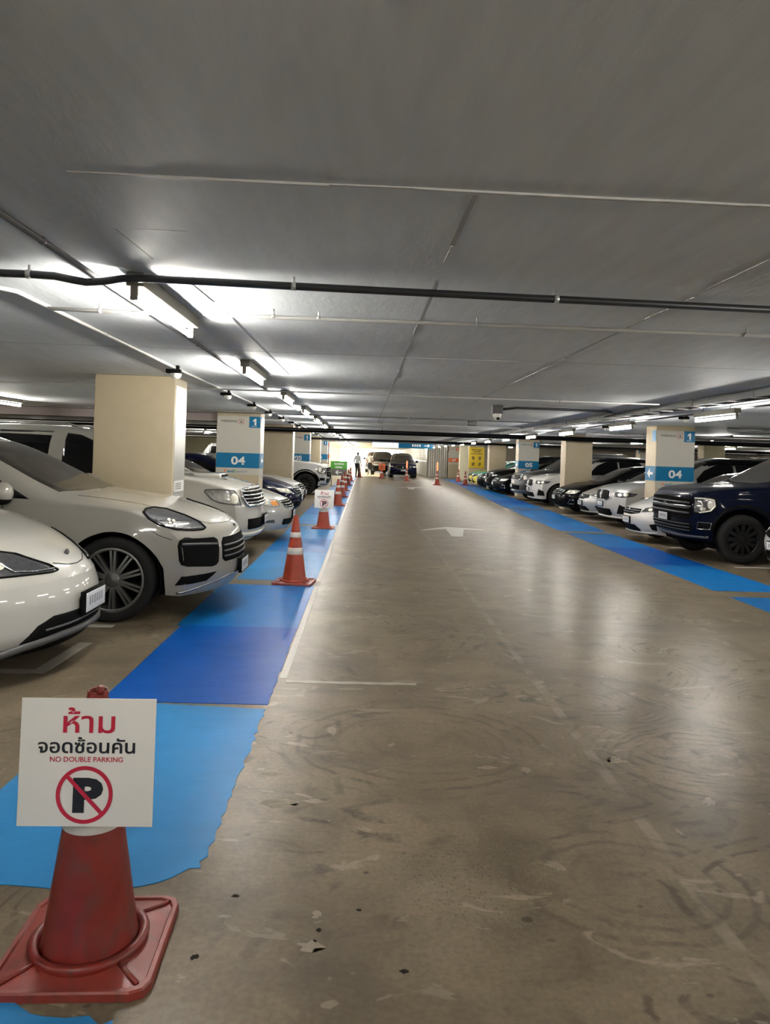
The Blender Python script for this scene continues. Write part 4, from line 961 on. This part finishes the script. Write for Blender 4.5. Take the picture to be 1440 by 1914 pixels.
for i, yb in enumerate((-1.2, -4.95)): lamp(lamp1, 4.74, yb, 'right-row tube lamp, the %s one behind the camera' % ORD[i], 'lamps behind the camera')
for i in range(16):
    lamp(lamp1, 4.74, 2.55+3.75*i, ('%s tube lamp in the row under the right cable tray' % ORD[i-2]) if i > 1 else '%s right-row tube lamp just outside the frame' % ORD[i], 'lamps under the right cable tray')
LB = 'lamps over the rows farther back'
for j, (x, ys) in enumerate(((-6.7, (-3.0, 0.5, 7.2, 10.7, 14.1, 17.5, 27.5, 32)), (-12.3, (14, 28.4, 33.1, 40)), (-7.7, (36.4, 42)), (-16.5, (20, 30, 40)), (10.0, (-2, 3.5, 9, 14, 20.8, 27.3, 33.6, 41)), (15.6, (20, 25, 31.7, 33.9, 42)), (9.0, (46, 49)), (21, (22, 30, 38)))):
    rowname = ['over the tails of the left parked cars', 'over the first left back aisle', 'beyond the far left pillars', 'over the deepest left back aisle', 'over the tails of the right parked cars', 'over the first right back aisle', 'beside the far right pillars', 'over the deepest right back aisle'][j]
    for i, y in enumerate(ys): lamp(lamp0, x, y, '%s tube lamp counted from the front, %s' % (ORD[i], rowname), LB)

# ------------------------------------------------------------------ conduits, pipes, tray
def pipe(name, pts, r, mt, label, clamps=(), axis='x', cat='pipe', cm=None, n=10):
    me = MB().tube(pts, r, n).mesh(name); o = link(name, me, mt); tag(o, label, cat)
    for c in clamps:
        d = Vector((1, 0, 0)) if axis == 'x' else Vector((0, 1, 0)); c = Vector(c)
        MB().tube([c-d*0.011, c+d*0.011], r*1.18, 10).tube([c, (c.x, c.y, CZ-0.001)], 0.006, 6).obj('clamp', cm or M_ALU, o)
    return o
zc = CZ-0.045
bend = [(-9, 3.55, zc), (-1.62, 3.60, zc), (-1.50, 3.60, zc-0.004), (-1.42, 3.60, zc-0.018), (-1.35, 3.60, zc-0.028), (-1.28, 3.60, zc-0.022), (-1.18, 3.60, zc-0.004), (-1.05, 3.60, zc), (0.07, 3.67, zc), (3.95, 3.86, zc)]
pipe('conduit', bend, 0.019, M_CONDK, 'dark conduit pipe bending across the ceiling in front of the first lamp', [(-1.62, 3.60, zc), (-0.37, 3.64, zc), (0.93, 3.71, zc), (2.5, 3.79, zc)], cat='conduit')
z2 = CZ-0.046; zL = CZ-0.018
pipe('conduit', [(-1.9, 4.48, z2), (-1.40, 4.50, z2-0.004), (-1.26, 4.49, z2)], 0.012, M_CONDW, 'short white conduit left of the first lamp', [(-1.6, 4.49, z2)], cat='conduit', cm=M_CONDW)
pipe('conduit', [(-0.98, 4.46, z2), (-0.6, 4.48, z2-0.004), (0.2, 4.49, z2), (3.95, 4.53, z2)], 0.012, M_CONDW, 'white conduit crossing the ceiling right of the first lamp', [(-0.57, 4.48, z2), (-0.30, 4.485, z2), (0.65, 4.49, z2), (2.3, 4.50, z2)], cat='conduit', cm=M_CONDW)
pipe('conduit', [(-9, 3.95, zL), (-2.05, 3.98, zL), (-1.93, 4.15, zL), (-1.95, 5.5, zL), (-1.98, 7.6, zL), (-1.98, 53.5, zL)], 0.013, M_CONDW, 'white conduit running along the left pillars past the sensors', [(-1.95, 5.6, zL), (-1.97, 6.9, zL)], axis='y', cat='conduit', cm=M_CONDW)
pipe('conduit', [(-1.345, -2, CZ-0.018), (-1.35, 20, CZ-0.018), (-1.35, 53.5, CZ-0.018)], 0.013, M_CONDG, 'grey conduit running along the left lamp row', [(-1.345, 2.45, CZ-0.018), (-1.345, 3.1, CZ-0.018), (-1.35, 6.0, CZ-0.018), (-1.35, 9.3, CZ-0.018)], axis='y', cat='conduit', cm=M_CONDG)
pipe('conduit', [(-12, 9.9, z2), (-1.6, 9.97, z2), (3.95, 10.0, z2)], 0.011, M_CONDW, 'thin conduit crossing the ceiling past the first plain pillar', [(0.9, 9.98, z2), (2.6, 9.99, z2)], cat='conduit', cm=M_CONDW)
pipe('conduit', [(-20, 15.9, z2), (3.95, 15.97, z2)], 0.014, M_CONDG, 'thin grey conduit crossing the ceiling by the 04 pillars', [(0.9, 15.96, z2)], cat='conduit')
pipe('conduit', [(-20, 19.0, z2), (3.95, 19.08, z2)], 0.012, M_CONDW, 'pale conduit crossing just before the black pipe', [(0.4, 19.06, z2)], cat='conduit')
pipe('black_pipe', [(-25, 22.5, CZ-0.165), (28, 23.05, CZ-0.165)], 0.066, M_PIPEK, 'thick black pipe crossing the whole ceiling', [(-6, 22.68, CZ-0.165), (0.5, 22.76, CZ-0.165), (3.8, 22.82, CZ-0.165)], cm=M_PIPEK)
pipe('black_pipe', [(-25, 35.3, CZ-0.16), (28, 35.4, CZ-0.16)], 0.05, M_PIPEK, 'thinner black pipe farther along the ceiling')
pipe('grey_pipe', [(-25, 39.2, CZ-0.15), (28, 39.3, CZ-0.15)], 0.04, M_CONDG, 'grey pipe crossing the far ceiling')
# cable tray on the right: two side rails, rungs, hangers
tr = empty('cable_tray', (4.30, 20, CZ-0.055)); tag(tr, 'galvanised steel cable tray hung along the right ceiling', 'cable tray')
for s_ in (-1, 1): MB().box(s_*0.11-0.004, s_*0.11+0.004, -17, 32, -0.04, 0.04).obj('side_rail', M_STEEL, tr)
for i in range(98): MB().box(-0.11, 0.11, -16.9+0.5*i, -16.86+0.5*i, -0.038, -0.028).obj('rung', M_STEEL, tr)
for i in range(32): MB().tube([(-0.12, -16.5+1.5*i, -0.045), (-0.12, -16.5+1.5*i, 0.054)], 0.006, 6).obj('hanger', M_ALU if i % 2 else M_STEEL, tr)
for k, (dx, rr) in enumerate(((-0.05, 0.014), (0.0, 0.018), (0.06, 0.012))): MB().tube([(dx, -17, -0.012), (dx, 32, -0.012)], rr, 6).obj('cable', M_CONDK, tr)
pipe('conduit', [(4.62, 2, CZ-0.02), (4.62, 50, CZ-0.02)], 0.016, M_CONDG, 'grey conduit right of the cable tray', cat='conduit')
pipe('conduit', [(4.98, 2, CZ-0.078), (4.98, 50, CZ-0.078)], 0.014, M_CONDG, 'low conduit carrying the sensors on the right', cat='conduit')
pipe('drain_pipe', [(7.5, 15.3, CZ-0.09), (22, 15.5, CZ-0.09)], 0.05, M_CONDG, 'grey drain pipe crossing right of the 04 pillar')
pipe('drain_pipe', [(5.6, 18.9, CZ-0.15), (22, 19.0, CZ-0.15)], 0.06, M_CONDG, 'grey drain pipe over the right parked cars')

# ------------------------------------------------------------------ parking sensors and cameras
M_DOME = mat('white_dome', (0.66, 0.65, 0.62), 0.35); M_BOX = mat('camera_box', (0.075, 0.075, 0.078), 0.5)
sen = empty('parking_sensor')
MB().bbox(-0.075, 0.075, -0.035, 0.035, CZ-0.080, CZ-0.038, 0.008).box(0.025, 0.055, -0.02, 0.02, CZ-0.038, CZ-0.001).obj('bracket', M_PLAST, sen)
MB().lathe([(0.001, -0.055), (0.035, -0.05), (0.055, -0.03), (0.06, 0.0), (0.001, 0.005)], 18, c=(0.02, 0, CZ-0.083)).obj('dome', M_DOME, sen)
SL = [7.72, 10.6, 13.0, 15.25, 17.65, 20.0, 22.1, 25.5, 28, 31]
for i, y in enumerate(SL):
    s_ = sen if i == 0 else copy_tree(sen); s_.location = (-1.98, y, 0); tag(s_, '%s white parking sensor from the camera along the left pillars' % ORD[i], 'sensor', 'parking sensors')
for i, y in enumerate((8.6, 11.6, 15.4, 18.6, 22.0, 26)):
    s_ = copy_tree(sen); s_.location = (4.98, y, -0.058); tag(s_, '%s white parking sensor beside the right tube lamps' % ORD[i], 'sensor', 'parking sensors right')
cb = empty('dome_camera', (2.08, 11.85, 0)); tag(cb, 'dome camera on grey box under the ceiling right of the lane', 'camera')
MB().bbox(-0.085, 0.085, -0.07, 0.07, CZ-0.135, CZ, 0.008).obj('mounting_box', M_BOX, cb)
dm = MB().lathe([(0.001, -0.095), (0.04, -0.085), (0.066, -0.05), (0.07, 0.0), (0.07, 0.004), (0.001, 0.005)], 22, c=(0, 0, CZ-0.138)).obj('dome', M_DOME, cb)
MB().ball((0.012, -0.035, CZ-0.205), (0.032, 0.032, 0.030), 14, 8).obj('lens', M_GLASS, dm)
pipe('conduit', [(2.16, 11.85, CZ-0.06), (2.4, 11.85, CZ-0.03), (3.85, 11.9, CZ-0.03), (4.0, 12.1, CZ-0.04), (4.15, 13.2, CZ-0.05)], 0.020, M_CONDK, 'dark conduit linking the dome camera to the tray', cat='conduit')
jb = empty('junction_box', (2.42, 17.0, 0)); tag(jb, 'small grey junction box on the ceiling beyond the dome camera', 'box')
MB().bbox(-0.10, 0.10, -0.08, 0.08, CZ-0.12, CZ, 0.008).obj('case', M_BOX, jb); MB().bbox(-0.085, 0.085, -0.086, -0.078, CZ-0.105, CZ-0.015, 0.003).obj('cover', M_STEEL, jb)

# ------------------------------------------------------------------ traffic cones
def cone_mat(name, c, dirt):
    mt = bpy.data.materials.new(name); mt.use_nodes = True; nt, N, L, b = nodes_of(mt)
    tc = N.new('ShaderNodeTexCoord'); P_ = tc.outputs['Object']
    a = nz(N, L, P_, 7, 7, 0.8); col = ramp(N, L, a, [(0.35, tuple(x*0.72 for x in c)), (0.65, c)])
    d = ramp(N, L, nz(N, L, mapping(N, L, P_, (1, 1, 0.5)), 11, 8, 1.2), [(0.48, g3(0)), (0.72, g3(1))])
    col = mixc(N, L, mth(N, L, 'MULTIPLY', d, dirt), col, (0.07, 0.05, 0.042)); L.new(col, b.inputs['Base Color'])
    b.inputs['Roughness'].default_value = 0.42; return mt
M_CONE = cone_mat('cone_red_worn', (0.20, 0.017, 0.011), 0.5); M_CONE2 = cone_mat('cone_orange', (0.36, 0.045, 0.018), 0.35); M_CBASE = cone_mat('cone_base_dusty', (0.27, 0.042, 0.030), 0.35)
M_REFL = mat('reflective_band', (0.66, 0.64, 0.60), 0.4, noise=0.2, scale=25)
M_FLUO = mat('lit_cone_topper', (1.0, 0.35, 0.15), 0.4, emit=((1.0, 0.22, 0.10), 1.2))
def make_cone(bands=((0.345, 0.425), (0.545, 0.605)), body=None):
    r = empty('traffic_cone'); body = body or M_CONE2
    rz = lambda z: 0.138+(0.029-0.138)*(z-0.06)/(0.80-0.06)
    s = 0.232; ch = 0.05
    oc = [(s-ch, -s), (s-ch*0.3, -s+ch*0.3), (s, -s+ch), (s, s-ch), (s-ch*0.3, s-ch*0.3), (s-ch, s), (-s+ch, s), (-s+ch*0.3, s-ch*0.3), (-s, s-ch), (-s, -s+ch), (-s+ch*0.3, -s+ch*0.3), (-s+ch, -s)]
    mb = MB(); n = 12; lv = [(1.0, 0.0), (1.0, 0.022), (0.985, 0.028), (0.93, 0.028), (0.91, 0.022), (0.55, 0.034), (0.3, 0.034)]
    vs = [(x*k, y*k, z) for k, z in lv for x, y in oc]
    fs = [(i*n+k, i*n+(k+1) % n, (i+1)*n+(k+1) % n, (i+1)*n+k) for i in range(len(lv)-1) for k in range(n)] + [tuple(range(n-1, -1, -1))]
    bs = mb.add(vs, fs).obj('base', M_CBASE, r)
    MB().lathe([(0.172, 0.028), (0.176, 0.045), (0.166, 0.055), (0.150, 0.050), (0.145, 0.036)], 36).obj('collar', body, bs)
    for k in range(4):
        an = PI/4+PI/2*k; MB().tube([(0.15*math.cos(an), 0.15*math.sin(an), 0.036), (0.275*math.cos(an), 0.275*math.sin(an), 0.026)], 0.007, 6).obj('rib', body, bs)
    prof = [(0.145, 0.034), (0.138, 0.06)] + [(rz(z), z) for z in (0.16, 0.28, 0.40, 0.52, 0.64, 0.74, 0.795)] + [(0.030, 0.80), (0.024, 0.797), (0.024, 0.70)]
    MB().lathe(prof, 36).obj('body', body, r)
    for z0, z1 in bands:
        MB().lathe([(rz(z0)+0.0005, z0), (rz(z0)+0.002, z0+0.002), (rz(z1)+0.002, z1-0.002), (rz(z1)+0.0005, z1)], 36).obj('reflective_band', M_REFL, r)
    return r
c0 = make_cone(((0.392, 0.47), (0.59, 0.65)), M_CONE); c0.location = (-0.80, 2.335, 0); c0.rotation_euler = (0, 0, math.radians(2)); tag(c0, 'worn red cone behind the nearest no-parking board', 'traffic cone', 'cones along the left strip')
MB().tube([(0.012, -0.02, 0.795), (0.016, -0.026, 0.815)], 0.012, 8).obj('torn_rim', M_CONE, c0)
c1 = make_cone()
CL = [(-0.79, 8.93, 'lone orange cone standing in the blue strip gap'), (-0.81, 15.5, 'orange cone under the farther no-parking board'), (-0.76, 22.4, 'orange cone just behind the farther no-parking board'), (-0.78, 27.0, 'orange cone beside the green sign stand'), (-0.80, 31.5, 'orange cone fifth along the left strip'), (-0.78, 37.2, 'orange cone sixth along the left strip'), (-0.78, 43.0, 'orange cone seventh along the left strip'), (-0.32, 51.0, 'orange cone near the standing man'),
      (2.64, 46.4, 'cone with glowing topper in front of the dark blue queue car'), (4.01, 41.0, 'cone with glowing topper standing alone in the far lane'), (1.18, 50.2, 'cone carrying a small orange board by the queue'), (6.0, 47.5, 'cone at the foot of the bright far pillar'), (5.74, 42.3, 'cone in front of the green and yellow taxis')]
for i, (x, y, lb) in enumerate(CL):
    r = c1 if i == 0 else copy_tree(c1); r.location = (x, y, 0); r.rotation_euler = (0, 0, random.uniform(-.08, .08) if i else -0.12); tag(r, lb, 'traffic cone', 'cones along the left strip' if x < 0 else 'cones at the far end')
    if 'topper' in lb: MB().lathe([(0.03, 0.80), (0.045, 0.82), (0.045, 1.22), (0.02, 1.25), (0.001, 1.25)], 14).obj('light_topper', M_FLUO, r)
ob = empty('orange_board', (1.18, 50.05, 0)); tag(ob, 'square orange board hung on the far cone', 'sign')
MB().bbox(-0.22, 0.22, -0.01, 0.01, 0.55, 1.0, 0.01).obj('board', M_ORNG, ob)
for i in range(3): flat(ob, 'print_mark', -0.14, 0.14-0.05*i, 0.68+0.09*i, 0.71+0.09*i, -0.011, M_TXTK, 0.002)

# ------------------------------------------------------------------ no double parking boards
M_BOARD = mat('corrugated_plastic_board', (0.86, 0.85, 0.82), 0.45, noise=0.03, scale=5)
def make_board():
    r = empty('no_parking_board'); W_, H_ = 0.395, 0.37
    bd = MB().bbox(-W_/2, W_/2, -0.002, 0.002, 0, H_, 0.0008).obj('board', M_BOARD, r)
    ux = lambda u: (u-0.5)*W_; vz = lambda v: (1-v)*H_
    def tx(t, u0, u1, v0, v1, mt, bold): 
        o = link('lettering', text_mesh(t, ux(u0), ux(u1), vz(v1), vz(v0), bold), mt, bd); o.location = (0, -0.0025, 0)
    tx('ห้าม', .315, .70, .070, .272, M_TXTR, 0.012); tx('จอดซ้อนคัน', .135, .855, .302, .430, M_TXTK, 0.018); tx('NO DOUBLE PARKING', .228, .768, .457, .497, M_TXTR, 0.012)
    cx, cz, ro, ri = ux(.492), vz(.752), .083, .0715
    mb = MB(); n = 48; vs = []
    for k in range(n):
        a = 2*PI*k/n; vs += [(cx+ro*math.cos(a), -0.0042, cz+ro*math.sin(a)), (cx+ri*math.cos(a), -0.0042, cz+ri*math.sin(a))]
    mb.add(vs, [(2*k, 2*((k+1) % n), 2*((k+1) % n)+1, 2*k+1) for k in range(n)][::1])
    d = Vector((0.70, 0, -0.714)); t = Vector((0.714, 0, 0.70))*0.0058; a_ = Vector((cx, -0.0044, cz))-d*0.076; b_ = Vector((cx, -0.0044, cz))+d*0.076
    mb.add([a_-t, b_-t, b_+t, a_+t], [(0, 1, 2, 3)])
    mb.obj('prohibition_ring', M_TXTR, bd, 'red ring and slash')
    o = link('letter', text_mesh('P', ux(.407), ux(.630), vz(.893), vz(.620), 0.055), M_TXTK, bd); o.location = (0, -0.0025, 0)
    return r
b0 = make_board(); b0.location = (-0.789, 2.225, 0.431); b0.rotation_euler = (math.radians(-3.5), math.radians(-0.7), 0); tag(b0, 'white no-double-parking board on the nearest cone', 'sign')
b1 = copy_tree(b0); b1.location = (-0.80, 15.385, 0.43); b1.rotation_euler = (math.radians(-3.5), 0, 0); tag(b1, 'white no-double-parking board on the farther cone', 'sign')

# ------------------------------------------------------------------ signs farther back
gs = empty('green_sign_stand', (-1.22, 36.0, 0)); tag(gs, 'green and grey arrow sign on a stand beyond the cones', 'sign')
gb = MB().bbox(-0.40, 0.40, -0.02, 0.02, 0.82, 1.20, 0.006).obj('green_panel', M_GRN, gs); gg = MB().bbox(-0.40, 0.40, -0.02, 0.02, 0.50, 0.82, 0.006).obj('grey_panel', M_SIGNG, gs)
for z, a, b_ in ((1.06, -.22, .26), (0.90, -.16, .16)):
    x = a
    while x < b_: wv = random.uniform(.03, .07); flat(gb, 'print_mark', x, min(b_, x+wv), z-0.035, z+0.04+random.uniform(-.01, .015), -0.021, M_SIGNW, 0.002); x += wv+0.018
plate_poly([(p, -0.024, z) for p, z in ((-.17, .66), (-.05, .77), (-.01, .74), (-.07, .68), (.15, .68), (.15, .64), (-.07, .64), (-.01, .58), (-.05, .55))], (0, 0.003, 0), 'arrow', M_SIGNW, gg)
for s_ in (-1, 1): MB().tube([(s_*0.34, 0, 0), (s_*0.34, 0, 0.52)], 0.02, 8).obj('post', M_STEEL, gs)
MB().box(-0.40, 0.40, -0.2, 0.2, 0, 0.03).obj('foot', M_STEEL, gs)
ys_ = empty('yellow_board', (6.83, 45.58, 0)); tag(ys_, 'tall yellow notice board with dark pictograms on the far right pillar', 'sign')
yb_ = MB().bbox(-0.48, 0.48, -0.03, 0.0, 0.95, 2.22, 0.008).obj('board', M_YEL, ys_)
for z, a in ((2.05, .30), (1.94, .22)):
    x = -a
    while x < a: wv = random.uniform(.03, .08); flat(yb_, 'print_mark', x, x+wv, z-0.025, z+0.03, -0.031, M_TXTK, 0.002); x += wv+0.02
flat(yb_, 'rule', -.36, .36, 1.80, 1.835, -0.031, M_TXTK, 0.002)
for ix in (-1, 1):
    for z in (1.56, 1.20):
        for q in range(4): flat(yb_, 'pictogram', ix*0.2-0.10+random.uniform(0, .06), ix*0.2+0.10-random.uniform(0, .06), z-0.1+0.05*q, z-0.065+0.05*q, -0.031, M_TXTK, 0.002)
hs = empty('hanging_sign', (2.2, 44.9, 0)); tag(hs, 'long blue hanging sign with arrow and lit left half', 'sign')
M_LIT = mat('lit_sign_face', (0.8, 0.9, 1.0), 0.4, emit=((0.75, 0.92, 1.0), 2.2))
lp_ = MB().bbox(-1.75, -0.2, -0.06, 0.06, 2.02, 2.36, 0.01).obj('lit_panel', M_LIT, hs, 'glowing white-blue panel'); bp_ = MB().bbox(-0.2, 1.9, -0.06, 0.06, 2.02, 2.36, 0.01).obj('blue_panel', M_SIGNB, hs)
plate_poly([(p, -0.065, z) for p, z in ((1.70, 2.19), (1.56, 2.30), (1.56, 2.22), (1.36, 2.22), (1.36, 2.16), (1.56, 2.16), (1.56, 2.08))], (0, 0.004, 0), 'arrow', M_SIGNW, bp_)
for q in range(4): flat(bp_, 'print_mark', 0.62+0.14*q, 0.72+0.14*q, 2.12, 2.26, -0.061, M_SIGNW, 0.002)
for x in (-1.6, 1.7): MB().tube([(x, 0, 2.36), (x, 0, CZ)], 0.015, 6).obj('hanger', M_STEEL, hs)

# ------------------------------------------------------------------ people at the far end
M_SKIN = mat('skin', (0.36, 0.20, 0.13), 0.55); M_SHIRT = mat('pale_shirt', (0.62, 0.60, 0.56), 0.8, noise=0.1); M_SHIRT2 = mat('white_shirt', (0.75, 0.74, 0.72), 0.8); M_TROU = mat('dark_trousers', (0.012, 0.012, 0.015), 0.8); M_HAIR = mat('dark_hair', (0.01, 0.008, 0.007), 0.6); M_SHOE = mat('black_shoe', (0.008, 0.008, 0.008), 0.4)
def person(loc, rz, shirt, label, stride=0.05, sub=2):
    V = {'pelvis': ((0,0,.93), .135), 'waist': ((0,0,1.08), .125), 'chest': ((0,.0,1.28), .155), 'upper': ((0,0,1.40), .125), 'neck': ((0,-.01,1.49), .055), 'jaw': ((0,-.02,1.545), .06), 'head': ((0,-.015,1.63), .088), 'crown': ((0,0,1.695), .065), 'nose': ((0,-.105,1.61), .014)}
    E = [('pelvis','waist'),('waist','chest'),('chest','upper'),('upper','neck'),('neck','jaw'),('jaw','head'),('head','crown'),('head','nose')]
    for s_, t in ((-1, 'r'), (1, 'l')):
        st = stride*s_
        V.update({'hip'+t: ((s_*.09,0,.88), .105), 'knee'+t: ((s_*.10,-st*.6-.01,.49), .065), 'ank'+t: ((s_*.105,st*.4,.09), .042), 'toe'+t: ((s_*.12,st*.4-.17,.035), .032),
                  'sho'+t: ((s_*.17,0,1.39), .068), 'elb'+t: ((s_*.235,.05,1.11), .045), 'wri'+t: ((s_*.21,-.06+st,.88), .030), 'palm'+t: ((s_*.205,-.085+st,.81), .034), 'ear'+t: ((s_*.088,.0,1.62), .014)})
        E += [('pelvis','hip'+t),('hip'+t,'knee'+t),('knee'+t,'ank'+t),('ank'+t,'toe'+t),('upper','sho'+t),('sho'+t,'elb'+t),('elb'+t,'wri'+t),('wri'+t,'palm'+t),('head','ear'+t)]
        for q, (dx, ln) in enumerate(((-.024,.072),(-.008,.085),(.008,.08),(.024,.062))):
            V['f%d%s' % (q, t)] = ((s_*.205, -.09+st+dx, .765), .0095); V['g%d%s' % (q, t)] = ((s_*.20, -.10+st+dx, .79-ln), .008)
            E += [('palm'+t, 'f%d%s' % (q, t)), ('f%d%s' % (q, t), 'g%d%s' % (q, t))]
        V['th'+t] = ((s_*.19, -.135+st, .80), .010); E += [('palm'+t, 'th'+t)]
    names = list(V); me = bpy.data.meshes.new('figure'); me.from_pydata([V[n][0] for n in names], [(names.index(a), names.index(b)) for a, b in E], [])
    o = bpy.data.objects.new('tmp_figure', me); COL.objects.link(o)
    md = o.modifiers.new('skin', 'SKIN'); md.use_smooth_shade = True
    for i, n in enumerate(names): me.skin_vertices[0].data[i].radius = (V[n][1], V[n][1]); me.skin_vertices[0].data[i].use_root = (n == 'pelvis')
    ss = o.modifiers.new('sub', 'SUBSURF'); ss.levels = sub; ss.render_levels = sub
    dg = bpy.context.evaluated_depsgraph_get(); dg.update(); m2 = bpy.data.meshes.new_from_object(o.evaluated_get(dg)); bpy.data.objects.remove(o)
    m2.materials.clear()
    for mt in (M_SKIN, shirt, M_TROU, M_HAIR, M_SHOE): m2.materials.append(mt)
    for p in m2.polygons:
        c = p.center; p.use_smooth = True
        if c.z > 1.50: p.material_index = 3 if (c.z > 1.66 or (c.y > 0.01 and c.z > 1.56)) else 0
        elif c.z > 0.97 and not (abs(c.x) > .18 and c.z < 1.16): p.material_index = 1
        elif abs(c.x) > .165: p.material_index = 0
        elif c.z > 0.09: p.material_index = 2
        else: p.material_index = 4
    b = link('person', m2, None); b.location = loc; b.rotation_euler = (0, 0, rz); tag(b, label, 'person'); return b
person((-0.45, 49.8, 0), math.radians(150), M_SHIRT, 'standing person in pale shirt and dark trousers near the exit')
person((0.42, 56.5, 0), math.radians(-20), M_SHIRT2, 'person in white walking in the bright exit light', 0.16)
